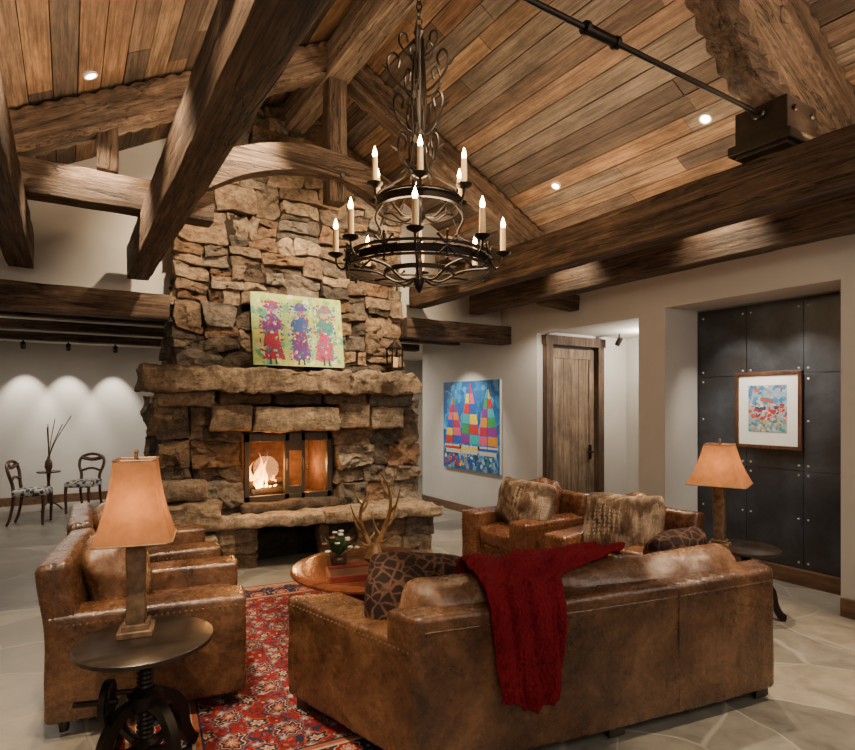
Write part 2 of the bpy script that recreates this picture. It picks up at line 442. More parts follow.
# ------------------------------------------------------------------ room shell
RX=2.08; RZ=5.0; SL=.54
def roof(x): return RZ-SL*abs(x-RX)
XL=-1.1; XR=5.15
struct(MB().box((1.5,4.5,-.05),(12,15,.1)),'floor',FLOOR)
mb=MB(); ang=math.atan(SL)
pal=[(.145,.090,.056),(.100,.066,.046),(.175,.112,.068),(.205,.130,.076),(.068,.047,.035),(.155,.085,.046),(.132,.100,.074),(.185,.106,.058),(.11,.085,.065),(.082,.057,.040)]
for sd in (-1,1):
    Ls=3.45/math.cos(ang); w=.165; n=int(Ls/w)
    for i in range(n+1):
        s0=i*w; y=-2-R.random()*2
        while y<6.35:
            L=R.uniform(2.0,4.4); y1=min(y+L,6.36); y0=max(y,-2)
            if y1>y0+.02:
                c=R.choice(pal); j=R.uniform(.7,1.2); c=tuple(q*j for q in c)
                cs=s0+w/2; th=.03+R.uniform(0,.016)
                cx=RX+sd*(cs*math.cos(ang)); cz=RZ-cs*math.sin(ang)+.03
                rot=Matrix.Rotation(sd*ang,3,'Y')
                mb.box((cx,(y0+y1)/2,cz),(w-.008,(y1-y0)-.005,th),c,rot)
            y+=L
    cs=Ls/2; cx=RX+sd*(cs*math.cos(ang)); cz=RZ-cs*math.sin(ang)+.08
    mb.box((cx,2.2,cz),(Ls+.1,8.6,.04),(.01,.008,.006),Matrix.Rotation(sd*ang,3,'Y'))
struct(mb,'ceiling',PLANK)
def gable(xa,xb,nm):
    mb=MB(); pts=[(xa,2.5),(xb,2.5),(xb,roof(xb)+.02),(xa,roof(xa)+.02)]
    vs=[(x,6.3,z) for x,z in pts]+[(x,6.4,z) for x,z in pts]
    mb.add(vs,[(0,1,2,3),(7,6,5,4),(0,4,5,1),(1,5,6,2),(2,6,7,3),(3,7,4,0)]); struct(mb,nm,PLASTER)
gable(XL,.92,'wall_gable'); gable(3.36,XR+.15,'wall_gable.001')
struct(MB().box((XL-.08,2.2,1.7),(.15,8.4,3.4)),'wall_left',PLASTER)
mb=MB(); T=.15; xc=XR+T/2
mb.box((xc,.05,1.68),(T,4.12,3.4))
mb.box((xc,2.895,3.01),(T,1.57,.74))
mb.box((xc,3.84,1.68),(T,.32,3.4))
mb.box((xc,4.78,2.98),(T,1.56,.80))
mb.box((5.5,3.72,1.4),(.4,.08,2.8)); mb.box((5.5,2.07,1.4),(.4,.08,2.8)); mb.box((5.5,2.9,2.7),(.4,1.6,.1))
mb.box((5.8,2.9,1.4),(.1,1.8,2.8))
mb.box((6.95,4.8,1.35),(.1,1.8,2.7)); mb.box((6.1,3.9,1.35),(1.58,.1,2.7)); mb.box((6.12,4.78,2.66),(1.6,1.8,.1))
mb.box((5.33,5.62,1.35),(.06,.1,2.7)); mb.box((6.62,5.62,1.35),(.7,.1,2.7)); mb.box((5.80,5.62,2.6),(.96,.1,.16))
struct(mb,'wall_right',PLASTER)
struct(MB().box((xc,6.98,1.68),(T,2.84,3.4)),'wall_hall',PLASTER)
struct(MB().box((1.5,11.6,1.4),(12,.1,2.8)),'wall_back',PLASTER)
struct(MB().box((-3.6,9,1.4),(.1,5.2,2.8)),'wall_far_left',PLASTER)
struct(MB().box((7.3,10,1.4),(.1,3.4,2.8)),'wall_far_right',PLASTER)
struct(MB().box((1.6,9.05,2.72),(10.6,5.2,.08)),'ceiling_low',CEILP)
struct(MB().box((1.5,11.53,.07),(10,.03,.14)),'baseboard_back',TRIMW)
mb=MB(); mb.box((5.13,.05,.07),(.03,4.1,.14)); struct(mb,'baseboard_right',TRIMW)
struct(MB().box((5.69,2.9,.07),(.05,1.55,.14)),'baseboard_recess',TRIMW)
struct(MB().box((5.135,6.98,.06),(.02,2.8,.12)),'baseboard_hall',TRIMW)
struct(MB().box((5.135,3.84,.06),(.02,.32,.12)),'baseboard_pier',TRIMW)

# ------------------------------------------------------------------ timbers
def beam(name,p0,p1,w,h,mat=BEAM,amp=.007,freq=5,parent=None,label=None,cat='beam',group=None,hew=0):
    p0=Vector(p0);p1=Vector(p1);L=(p1-p0).length
    mb=MB(); kx=max(4,int(L/.025)) if hew else max(4,int(L/.10))
    kk=6 if hew else 2
    mb.soft((0,0,0),(L,w,h),.005,0,(min(kx,180),kk,kk),1,amp=hew or amp,freq=6 if hew else freq,seed=R.random()*5,scal=.017 if hew else 0)
    x=(p1-p0).normalized(); z=Vector((0,0,1)); 
    if abs(x.z)>.95: z=Vector((1,0,0))
    y=z.cross(x).normalized(); z=x.cross(y)
    M=Matrix((x,y,z)).transposed().to_4x4(); M.translation=(p0+p1)/2
    o=mb.build(name,HEWN if hew else mat,smooth=30,mw=M)
    if parent: o.parent=parent
    else:
        o['label']=label or 'rough dark-stained timber beam under plank ceiling'; o['category']=cat
        if group:o['group']=group
    return o
for x in (-.345,.555,3.6,4.5):
    beam('ceiling_beam',(x,-1.5,2.98),(x,6.04,2.98),.185,.30,label='long rough-sawn timber beam carrying the roof trusses',group='long beams below the vault')
beam('ridge_beam',(RX,-1.5,4.76),(RX,6.05,4.76),.22,.30,BEAM_L,label='pale timber ridge beam at the ceiling peak')
beam('header_beam',(XL,6.17,2.60),(.84,6.17,2.60),.2,.24,label='timber header over the wide opening beside the fireplace')
beam('header_beam',(3.5,6.17,2.60),(XR,6.17,2.60),.2,.24,label='short timber header between fireplace and plaster wall')
for y in (7.3,8.5,9.9):
    beam('low_ceiling_beam',(-3.4,y,2.625),(5.1,y,2.625),.16,.11,label='dark timber crossing the low ceiling of the rear room',group='low ceiling beams')
def arc(pts,n=24):
    out=[];P=[Vector(p) for p in pts]
    P=[P[0]*2-P[1]]+P+[P[-1]*2-P[-2]]
    for i in range(1,len(P)-2):
        for j in range(n):
            t=j/n;a,b,c,d=P[i-1:i+3]
            out.append(.5*((2*b)+(c-a)*t+(2*a-5*b+4*c-d)*t*t+(3*b-a-3*c+d)*t**3))
    out.append(P[-2]); return out
TY=4.95
tr=empty('roof_truss',(RX,TY,3.1),0,'timber truss with hewn rafters and king post before the chimney','roof truss')
def tb(name,p0,p1,w,h,par,**k):
    o=beam(name,p0,p1,w,h,**k); 
    for q in ('label','category','group'):
        if q in o: del o[q]
    parentk(o,par); return o
tb('rafter',(-.95,TY,4.83-SL*(RX+.95)),(RX,TY,4.83),.2,.27,tr,hew=.004)
tb('rafter',(RX,TY,4.83),(5.0,TY,4.83-SL*(5-RX)),.2,.27,tr,hew=.004)
tb('king_post',(RX,TY-.01,3.5),(RX,TY-.01,4.75),.17,.17,tr)
tb('tie_stub',(-1.0,TY,3.25),(1.0,TY,3.25),.2,.24,tr)
tb('tie_stub',(3.25,TY,3.25),(5.1,TY,3.25),.2,.24,tr)
tb('wall_bracket',(4.6,TY-.05,2.90),(5.14,TY-.05,2.86),.15,.18,tr)
tb('strut',(.25,TY,3.4),(.25,TY,3.85),.14,.14,tr)
mb=MB(); mb.sweep(arc([(.82,TY-.1,3.42),(1.15,TY-.1,3.62),(1.55,TY-.1,3.76),(1.95,TY-.1,3.80),(2.3,TY-.1,3.73),(2.62,TY-.1,3.58)],10),.16,.22,amp=.005)
o=mb.build('arched_collar',BEAM,smooth=35); parentk(o,tr)
for (x,z) in ((.95,3.5),(2.5,3.64),(RX,3.7)):
    mb=MB(); mb.cyl((x,TY-.2,z),(x,TY-.17,z),.022,n=6); o=mb.build('bolt_head',IRON,smooth=0); parentk(o,tr)
TY2=1.82
t2=empty('roof_truss',(RX,TY2,3.13),0,'timber truss with hewn curved chords and iron tension rod','roof truss')
tb('rafter',(RX,TY2,4.83),(5.0,TY2,4.83-SL*(5-RX)),.22,.24,t2,hew=.004)
tb('rafter',(-.95,TY2,4.83-SL*(RX+.95)),(RX,TY2,4.83),.22,.24,t2,hew=.004)
for sg in (1,-1):
    P=[(3.74,3.40),(3.52,3.45),(3.26,3.56),(2.98,3.80),(2.72,4.08),(2.42,4.32)]
    mb=MB(); mb.sweep(arc([(RX+sg*(x-RX),TY2,z) for x,z in P],18),.18,.15,amp=.003,freq=6,scal=.020)
    o=mb.build('curved_chord',HEWN,smooth=35); parentk(o,t2)
mb=MB(); mb.cyl((.5,TY2,3.35),(3.5,TY2,3.35),.014,n=12); mb.tube([(1.97,TY2,3.35),(2.0,TY2,3.35),(2.16,TY2,3.35),(2.19,TY2,3.35)],[.016,.024,.024,.016],12)
for x in (1.98,2.18): mb.cyl((x-.012,TY2,3.35),(x+.012,TY2,3.35),.03,n=8)
o=mb.build('tension_rod',IRON,smooth=30); parentk(o,t2)
for sx in (3.6,.555):
    mb=MB(); mb.box((sx,TY2,3.27),(.34,.30,.28)); mb.box((sx,TY2,3.18),(.40,.36,.06))
    for dx in (-.1,.1):
        for z in (3.2,3.34): mb.cyl((sx+dx,TY2-.17,z),(sx+dx,TY2-.15,z),.02,n=6)
    mb.cyl((sx-.2,TY2,3.35),(sx-.17,TY2,3.35),.04,n=8)
    o=mb.build('iron_bracket',DARKW,smooth=0,bevel=.008); parentk(o,t2)
tb('tie_stub',(3.77,TY2,3.27),(5.1,TY2,3.27),.22,.26,t2,hew=.004)

# ------------------------------------------------------------------ fireplace
SP=[(.225,.163,.112),(.155,.114,.081),(.195,.166,.134),(.285,.200,.133),(.110,.087,.068),(.33,.25,.172),(.195,.122,.076),(.25,.207,.160),(.16,.139,.118),(.215,.138,.084)]
def cut(poly,a,b,d):
    out=[]
    for i in range(len(poly)):
        p=poly[i];q=poly[(i+1)%len(poly)]; fp_=a*p[0]+b*p[1]-d; fq=a*q[0]+b*q[1]-d
        if fp_<=0: out.append(p)
        if (fp_<0<fq) or (fq<0<fp_):
            t=fp_/(fp_-fq); out.append((p[0]+(q[0]-p[0])*t,p[1]+(q[1]-p[1])*t))
    return out
def leaves_of(rg,u0,u1,v0,v1,maxw,maxh,minw,minh):
    L=[]
    def sp(a,b,c,d,dep):
        w=b-a;h=d-c
        if (w<=maxw and h<=maxh and (rg.random()<.42 or w<minw*2 or h<minh*2)) or dep>14: L.append((a,b,c,d)); return
        if (w/maxw>h/maxh and w>2*minw) or h<2*minh:
            if w<2*minw: L.append((a,b,c,d)); return
            m=a+w*rg.uniform(.28,.72); sp(a,m,c,d,dep+1); sp(m,b,c,d,dep+1)
        else:
            m=c+h*rg.uniform(.28,.72); sp(a,b,c,m,dep+1); sp(a,b,m,d,dep+1)
    sp(u0,u1,v0,v1,0); return L
def rubble(mb,u0,u1,v0,v1,mp,maxw=.5,maxh=.28,minw=.14,minh=.09,prot=(.0,.08),seed=1,planes=(),amp=.018,gap=.0025,depth=.12,skew=.16,wob=.010,chip=.4):
    rg=random.Random(seed); L=leaves_of(rg,u0,u1,v0,v1,maxw,maxh,minw,minh)
    for (a,b,c,d) in L:
        w=b-a;h=d-c
        if w<.03 or h<.03: continue
        P=[(a,c),(b,c),(b,d),(a,d)]
        P=[(x+rg.uniform(-.018,.018),y+rg.uniform(-.018,.018)) for x,y in P]
        ch=min(w,h)
        Q0=[]
        for k in range(4):
            p=P[k]; pr_=P[k-1]; nx=P[(k+1)%4]
            if rg.random()<chip:
                f=rg.uniform(.08,.26)*ch; g=rg.uniform(.08,.30)*ch
                l1=math.hypot(pr_[0]-p[0],pr_[1]-p[1]); l2=math.hypot(nx[0]-p[0],nx[1]-p[1])
                Q0.append((p[0]+(pr_[0]-p[0])/l1*f,p[1]+(pr_[1]-p[1])/l1*f)); Q0.append((p[0]+(nx[0]-p[0])/l2*g,p[1]+(nx[1]-p[1])/l2*g))
            else: Q0.append(p)
        P=Q0
        P2=[]
        for k in range(len(P)):
            p=P[k];q=P[(k+1)%len(P)]; l=math.hypot(q[0]-p[0],q[1]-p[1]); n=max(1,int(l/.04))
            for t in range(n): P2.append((p[0]+(q[0]-p[0])*t/n,p[1]+(q[1]-p[1])*t/n))
        Q=[]
        for (x,y) in P2:
            n1=noise.noise_vector(Vector((x*1.7+seed,y*2.4,seed*2.0))); n2=noise.noise_vector(Vector((x*5+seed,y*6.5,seed))); n3=noise.noise_vector(Vector((x*16,y*16,seed+a)))
            Q.append((x+n1.x*skew*.3+n2.x*.03+n3.x*wob,y+n1.y*skew*.45+n2.y*.022+n3.y*wob))
        for (aa,bb,dd) in planes:
            Q=cut(Q,aa,bb,dd)
            if len(Q)<5: break
        if len(Q)<5: continue
        cx=sum(p[0] for p in Q)/len(Q); cy=sum(p[1] for p in Q)/len(Q)
        Q2=[]
        for (x,y) in Q:
            r=math.hypot(x-cx,y-cy)+1e-6; f=max(.3,1-gap/r); Q2.append((cx+(x-cx)*f,cy+(y-cy)*f))
        n=len(Q2); p=rg.uniform(*prot); tx=rg.uniform(-.14,.14); ty=rg.uniform(-.22,.08); sd=rg.random()*20
        vs=[];fs=[]
        for ri,(f,w_) in enumerate(((1.0,-depth),(1.0,p-.014),(.992,p-.004),(.95,p),(.74,p+.003),(.48,p+.005),(.22,p+.006))):
            for (x,y) in Q2:
                uu=cx+(x-cx)*f; vv=cy+(y-cy)*f; ww=w_
                if ri>0:
                    ww+=(uu-cx)*tx+(vv-cy)*ty+noise.noise(Vector((uu*6,vv*8,sd)))*amp*1.7+noise.noise(Vector((uu*19,vv*24,sd)))*amp*1.0
                    cvv=noise.cell(Vector((uu*7+vv*4+sd,vv*8-uu*3,sd))); ww+=(cvv-.5)*amp*1.0
                vs.append(mp(uu,vv,ww))
        for ri in range(6):
            for k in range(n):
                k2=(k+1)%n; fs.append((ri*n+k,ri*n+k2,(ri+1)*n+k2,(ri+1)*n+k))
        vs.append(mp(cx,cy,p+.006+noise.noise(Vector((cx*6,cy*8,sd)))*amp*1.5)); C=len(vs)-1
        for k in range(n): fs.append((6*n+k,6*n+(k+1)%n,C))
        base=rg.choice(SP); jj=rg.uniform(.65,1.3); mb.add(vs,fs,tuple(q*jj for q in base))
def slab(mb,c,size,seed,crag=.03,rr=.03,col=None,k=None):
    k=k or (max(4,int(size[0]/.035)),max(3,int(size[1]/.05)),max(2,int(size[2]/.035)))
    base=col or SP[seed%9]
    mb.soft(c,size,rr,(0,.01,.0),k,2,seed=seed,crag=crag,col=base)
fp=empty('fireplace',(2.1,6.1,0),0,'floor-to-ceiling rustic fieldstone fireplace with raised hearth and mantel','fireplace')
FY=6.08
MORT=(.035,.027,.021)
mb=MB()
front=lambda u,v,w:(u,FY-w,v)
c0=RZ-.03
rp=((SL,1,c0+SL*RX),(-SL,1,c0-SL*RX))
rubble(mb,.88,3.42,1.95,5.1,front,.54,.30,.10,.065,prot=(.0,.06),planes=rp,seed=7)
rubble(mb,6.1,6.9,1.95,4.0,lambda u,v,w:(.9-w,u,v),.45,.25,prot=(.0,.05),seed=5)
rubble(mb,6.1,6.9,1.95,4.0,lambda u,v,w:(3.4+w,u,v),.45,.25,prot=(.0,.05),seed=6)
mb.col=MORT
mb.box((2.15,6.50,2.8),(2.45,.80,2.0)); 
mb.add([(.97,6.11,3.7),(3.33,6.11,3.7),(3.33,6.11,roof(3.33)-.05),(RX,6.11,RZ-.05),(.97,6.11,roof(.97)-.05)],[(0,1,2,3,4)])
mb.col=None
o=mb.build('chimney_stonework',STONE,smooth=26); parentk(o,fp)
mb=MB(); LY=6.0
front2=lambda u,v,w:(u,LY-w,v)
rubble(mb,.70,1.50,.0,1.70,front2,.56,.38,.24,.19,prot=(.02,.11),seed=18,amp=.024,skew=.05,chip=.3)
rubble(mb,2.52,3.6,.0,1.70,front2,.56,.38,.24,.19,prot=(.02,.11),seed=22,amp=.024,skew=.05,chip=.3)
rubble(mb,6.0,6.9,0,1.72,lambda u,v,w:(.74-w,u,v),.5,.36,.2,.16,prot=(.0,.08),seed=10,skew=.1)
rubble(mb,6.0,6.9,0,1.72,lambda u,v,w:(3.56+w,u,v),.5,.36,.2,.16,prot=(.0,.08),seed=14,skew=.1)
slab(mb,(1.36,5.90,1.52),(.40,.24,.26),5,.02,.02,(.21,.155,.108)); slab(mb,(2.03,5.89,1.50),(.90,.28,.25),7,.018,.02,(.31,.24,.17)); slab(mb,(2.68,5.91,1.53),(.36,.24,.27),3,.02,.02,(.20,.15,.105)); slab(mb,(3.1,5.92,1.50),(.42,.24,.24),6,.02,.02,(.25,.20,.15))
slab(mb,(2.0,5.96,.59),(1.06,.2,.10),4,.015,.02)
slab(mb,(.92,5.84,.22),(.54,.34,.40),2,.035,.03,(.33,.26,.19)); slab(mb,(.94,5.83,.58),(.62,.34,.28),1,.035,.03,(.29,.22,.155)); slab(mb,(.88,5.88,.83),(.48,.26,.2),8,.03,.03,(.25,.19,.14))
mb.col=MORT
mb.box((1.13,6.5,.87),(.66,.8,1.7)); mb.box((3.0,6.5,.87),(.96,.8,1.7)); mb.box((2.0,6.5,1.56),(1.1,.7,.3)); mb.box((2.0,6.5,.28),(1.1,.7,.56))
o=mb.build('fire_surround',STONE,smooth=26); parentk(o,fp)
mb=MB()
slab(mb,(1.00,5.90,1.895),(.90,.48,.23),11,.045,.03,(.33,.255,.18)); slab(mb,(2.0,5.89,1.89),(1.14,.48,.22),12,.045,.03,(.29,.22,.155)); slab(mb,(3.0,5.90,1.885),(.90,.48,.23),13,.045,.03,(.27,.21,.15))
slab(mb,(.95,5.95,1.71),(.5,.3,.15),14,.025,.02); slab(mb,(1.5,5.96,1.715),(.5,.26,.13),15,.025,.02); slab(mb,(2.05,5.96,1.715),(.5,.26,.13),16,.025,.02,(.13,.10,.075)); slab(mb,(2.6,5.96,1.715),(.5,.26,.13),18,.025,.02); slab(mb,(3.15,5.95,1.71),(.55,.3,.15),17,.025,.02)
o=mb.build('mantel_shelf',STONE,smooth=26); parentk(o,fp)
fr=lambda X:5.82-.25*(X-1.25)
mb=MB(); mb.fn=lambda q:(q.x,q.y-.25*(q.x-1.25),q.z)
for i,(xa,xb) in enumerate(((1.15,2.25),(2.26,2.98),(2.99,3.50))):
    slab(mb,((xa+xb)/2,6.22,.485),(xb-xa,.82,.12),20+i,.026,.025,[(.42,.34,.25),(.34,.265,.19),(.32,.255,.185)][i])
mb.fn=None
o=mb.build('hearth_slab',STONE,smooth=26); parentk(o,fp)
hb=lambda u,v,w:(u,fr(u)+.14-w,v)
mb=MB(); rubble(mb,1.22,1.64,0,.45,hb,.45,.3,.2,.15,prot=(0,.06),seed=31,skew=.05); rubble(mb,5.85,6.1,0,.45,lambda u,v,w:(1.28-w,u,v),.6,.3,.25,.15,prot=(0,.06),seed=34,skew=.05)
o=mb.build('hearth_base',STONE,smooth=26); parentk(o,fp)
mb=MB(); rubble(mb,2.24,3.42,0,.45,hb,.6,.3,.25,.15,prot=(0,.06),seed=32,skew=.05); rubble(mb,5.40,6.0,0,.45,lambda u,v,w:(3.38+w,u,v),.6,.3,.25,.15,prot=(0,.06),seed=33,skew=.05)
mb.box((2.85,5.85,.2),(1.05,.4,.38),MORT)
o=mb.build('hearth_base',STONE,smooth=26); parentk(o,fp)
mb=MB(); mb.box((2.0,6.75,.98),(1.06,.04,.75)); mb.box((1.5,6.4,.98),(.04,.7,.75)); mb.box((2.5,6.4,.98),(.04,.7,.75)); mb.box((2.0,6.4,1.37),(1.06,.7,.04)); mb.box((2.0,6.4,.6),(1.06,.75,.06))
o=mb.build('firebox',BLACKH,smooth=0); parentk(o,fp)
mb=MB()
for (x,w) in ((1.56,.05),(2.46,.05),(1.98,.05),(2.16,.04)): mb.box((x,6.02,1.0),(w,.05,.72))
for z,h in ((.67,.06),(1.31,.09)): mb.box((2.01,6.02,z),(.95,.05,h))
mb.box((2.07,6.01,.72),(.16,.02,.12)); mb.box((2.07,6.01,1.22),(.16,.02,.12))
for x in (1.98,2.16): mb.cyl((x,5.98,.95),(x,5.98,1.08),.01,n=8)
for i in range(10): mb.cyl((1.62+.085*i,5.995,1.28),(1.62+.085*i,5.995,1.34),.005,n=6)
o=mb.build('fire_door_frame',DOORM,smooth=0,bevel=.003); parentk(o,fp)
for cx in (1.78,2.32):
    mb=MB(); mb.box((cx,6.035,.97),(.38 if cx<2 else .24,.004,.56)); o=mb.build('fire_door_glass',GLASS,smooth=0); parentk(o,fp)
for (a,b,r) in (((1.62,6.3,.7),(2.1,6.35,.72),.05),((1.65,6.2,.7),(2.2,6.3,.7),.05),((1.64,6.28,.78),(2.0,6.24,.82),.045)):
    mb=MB(); mb.tube([Vector(a).lerp(Vector(b),t/6) for t in range(7)],[r*R.uniform(.85,1.1) for _ in range(7)],10); o=mb.build('fire_log',LOG); parentk(o,fp)
rg=random.Random(5)
for i in range(20):
    x=rg.gauss(1.77,.07); y=rg.uniform(6.18,6.32); h=rg.uniform(.14,.42)*max(.35,1-abs(x-1.77)*3.5); w=rg.uniform(.018,.034)
    mb=MB(); pts=[];rs=[]
    for j in range(17):
        t=j/16; pts.append((x+.03*math.sin(t*6+x*49)*t**.7,y+.02*math.sin(t*5+x*7),.76+h*t)); rs.append(max(.0010,w*math.sin(math.pi*min(1,t*.84+.16))**.8*(1-t*.75)))
    mb.tube(pts,rs,8); o=mb.build('flame',FLAME); parentk(o,fp)

# ------------------------------------------------------------------ art
def poly(mb,pts,layer,col): mb.add([(x,-.001*layer,z) for x,z in pts],[tuple(range(len(pts)))],col)
def ell(cx,cz,rx,rz,n=14): return [(cx+rx*math.cos(2*math.pi*i/n),cz+rz*math.sin(2*math.pi*i/n)) for i in range(n)]
def dabs(mb,x0,x1,z0,z1,n,cols,layer,s=(.02,.06),rg=R):
    for i in range(n):
        cx=rg.uniform(x0,x1);cz=rg.uniform(z0,z1);w=rg.uniform(*s);h=rg.uniform(*s);a=rg.uniform(0,3)
        pts=[]
        for q in range(7):
            t=2*math.pi*q/7; px=w*math.cos(t)*rg.uniform(.6,1.2);pz=h*math.sin(t)*rg.uniform(.6,1.2)
            X=cx+px*math.cos(a)-pz*math.sin(a);Z=cz+px*math.sin(a)+pz*math.cos(a)
            pts.append((min(max(X,x0),x1),min(max(Z,z0),z1)))
        j=rg.uniform(.75,1.2); poly(mb,pts,layer+i*.002,tuple(q*j for q in rg.choice(cols)))
W,H=.98,.76
e=empty('mantel_painting',(1.57,5.79,2.055),0,'unframed colourful canvas of three dancing figures leaning on the mantel','painting')
e.rotation_euler=(rad(-9),0,0)
mb=MB(); mb.box((W/2,.012,H/2),(W,.022,H)); mb.build('canvas',WHITE,e,smooth=0)
mb=MB(); bgc=[(.30,.44,.07),(.42,.52,.14),(.16,.38,.15),(.50,.54,.36),(.09,.34,.24),(.48,.45,.12)]; rg=random.Random(2)
poly(mb,[(0,0),(W,0),(W,H),(0,H)],.1,(.38,.50,.15)); dabs(mb,0,W,0,H,200,bgc,.3,(.02,.06),rg)
for (cx,cc,c2) in ((.20,(.34,.02,.05),(.16,.03,.22)),(.50,(.10,.03,.17),(.03,.08,.28)),(.78,(.38,.03,.11),(.02,.22,.17))):
    sk=rg.uniform(-.03,.03)
    poly(mb,[(cx-.10+sk,.08),(cx-.05,.05),(cx+.04,.08),(cx+.11+sk,.06),(cx+.08,.25),(cx+.06,.40),(cx-.06,.40),(cx-.09,.24)],1.2,cc)
    poly(mb,[(cx-.09,.36),(cx+.09,.38),(cx+.10,.47),(cx+.04,.54),(cx-.04,.54),(cx-.10,.45)],1.25,c2)
    poly(mb,ell(cx+sk*.5,.57,.035,.045),1.3,(.45,.25,.17)); poly(mb,ell(cx,.62,.09,.03),1.35,c2); poly(mb,ell(cx+.01,.65,.05,.035),1.36,cc)
    poly(mb,[(cx-.04,0.01),(cx-.015,0.01),(cx-.015,.10),(cx-.03,.10)],1.3,(.05,.04,.05)); poly(mb,[(cx+.02,0.01),(cx+.045,0.01),(cx+.035,.09),(cx+.02,.09)],1.3,(.05,.04,.05))
    dabs(mb,cx-.13,cx+.13,.06,.68,150,[cc,c2,cc,c2,(.55,.45,.15),(.42,.05,.18),(.05,.12,.32),(.5,.5,.42),(.03,.26,.22),(.25,.04,.03)],1.5,(.006,.024),rg)
mb.build('paint_layer',PAINT,e,smooth=0)
W,H=1.42,1.34
e=empty('sailboat_painting',(5.115,7.70,.67),rad(-90),'large canvas of sailboats with patchwork coloured sails on blue','painting')
mb=MB(); mb.box((W/2,.018,H/2),(W,.033,H)); mb.build('canvas',WHITE,e,smooth=0)
mb=MB(); poly(mb,[(0,0),(W,0),(W,H),(0,H)],.1,(.015,.11,.32)); rg=random.Random(4)
dabs(mb,0,W,.3,H,150,[(.015,.16,.42),(.01,.09,.28),(.03,.22,.48),(.08,.30,.5)],.3,(.04,.13),rg)
dabs(mb,0,W,0,.3,90,[(.01,.05,.20),(.02,.13,.3),(.06,.22,.36),(.015,.07,.24),(.25,.3,.35)],.3,(.02,.08),rg)
sc=[(.50,.02,.02),(.60,.22,.02),(.68,.48,.03),(.20,.03,.22),(.02,.08,.4),(.04,.26,.08),(.60,.08,.18),(.03,.34,.38),(.42,.02,.06)]
for bi,(cx,w,top) in enumerate(((.27,.46,1.06),(.70,.50,1.26),(1.14,.48,1.16))):
    b0=.34; nb=6
    for i in range(nb):
        t0=i/nb;t1=(i+1)/nb; z0=b0+.05+(top-b0)*t0; z1=b0+.05+(top-b0)*t1-.010
        f=lambda t:(1-t**1.7*.90)
        L0,L1=cx-w*.46*f(t0)*.9,cx-w*.46*f(t1)*.9; R0,R1=cx+w*.5*f(t0),cx+w*.5*f(t1)
        for hf in range(2):
            a0,b1=(L0,cx) if hf==0 else (cx,R0); a1,c1=(L1,cx) if hf==0 else (cx,R1)
            poly(mb,[(a0,z0),(b1,z0),(c1,z1),(a1,z1)],1.2,sc[(i*2+bi*3+hf*4)%9])
    poly(mb,[(cx-w*.50,b0+.03),(cx-w*.40,b0-.10),(cx+w*.40,b0-.10),(cx+w*.52,b0+.03)],1.4,(.50,.48,.40)); poly(mb,[(cx-w*.48,b0-.0),(cx-w*.45,b0-.04),(cx+w*.45,b0-.04),(cx+w*.50,b0-.0)],1.45,sc[bi*2])
    poly(mb,[(cx-.008,b0),(cx+.008,b0),(cx+.006,min(H-.01,top+.09)),(cx-.006,min(H-.01,top+.09))],1.5,(.1,.05,.03))
    dabs(mb,cx-w*.5,cx+w*.5,.04,.22,16,[sc[(bi*2)%8],sc[(bi+3)%8],(.4,.5,.5)],1.2,(.01,.05),rg)
mb.build('paint_layer',PAINT,e,smooth=0)
e=empty('steel_panel_wall',(5.72,2.90,.14),rad(-90),'dark patinated steel panel wall with rivets in plaster recess','wall panel')
mb=MB()
for i,(a,b) in enumerate(((-.78,-.262),(-.26,.26),(.262,.78))):
    for (z0,z1) in ((0,.90),(.903,1.80),(1.803,2.5)):
        mb.box(((a+b)/2,0,(z0+z1)/2),(b-a-.003,.016,z1-z0-.003))
mb.build('panel_sheets',STEEL,e,smooth=0,bevel=.001)
mb=MB()
for x in (-.72,-.30,-.22,.22,.30,.72):
    for z in (.06,.46,.86,.95,1.36,1.75,1.85,2.42): mb.ball((x,-.008,z),.011,6)
o=mb.build('rivets',RIVET,e)
e=empty('framed_print',(5.69,3.26,1.23),rad(-90),'small abstract print with white mat in dark wood frame','framed picture')
W,H=.62,.74
mb=MB(); f=.035
mb.box((f/2,0,H/2),(f,.03,H));mb.box((W-f/2,0,H/2),(f,.03,H));mb.box((W/2,0,f/2),(W-2*f,.03,f));mb.box((W/2,0,H-f/2),(W-2*f,.03,f)); mb.build('frame',CHAIRW,e,smooth=0,bevel=.004)
mb=MB(); mb.box((W/2,.004,H/2),(W-2*f,.01,H-2*f)); mb.build('mat_board',WHITE,e,smooth=0)
mb=MB(); a=.13; rg=random.Random(9)
mb.M=Matrix.Translation((0,-.004,0))
poly(mb,[(a,a+.03),(W-a,a+.03),(W-a,H-a),(a,H-a)],.1,(.25,.34,.4))
dabs(mb,a,W-a,H-a-.2,H-a,60,[(.06,.2,.38),(.2,.38,.44),(.4,.48,.44),(.03,.13,.3),(.4,.1,.06)],.3,(.01,.04),rg)
dabs(mb,a,W-a,a+.14,a+.3,70,[(.42,.03,.025),(.5,.08,.04),(.06,.06,.1),(.55,.48,.4)],.5,(.008,.03),rg)
dabs(mb,a,W-a,a+.03,a+.15,70,[(.06,.25,.2),(.45,.45,.38),(.12,.2,.3),(.4,.28,.13)],.5,(.008,.03),rg)
mb.build('print',PAINT,e,smooth=0)
e=empty('iron_lantern',(3.2,5.84,2.05),0,'small black iron lantern standing on the stone mantel','lantern')
mb=MB(); mb.box((0,0,.015),(.16,.16,.03)); mb.box((0,0,.25),(.16,.16,.02))
for a in (-1,1):
    for b in (-1,1): mb.box((a*.065,b*.065,.13),(.014,.014,.23))
mb.lathe([(.09,.26),(.03,.32),(.012,.35)],n=12); mb.build('lantern_cage',IRON,e,smooth=30)
mb=MB(); mb.cyl((0,0,.03),(0,0,.15),.04); mb.build('candle',CHALK,e)

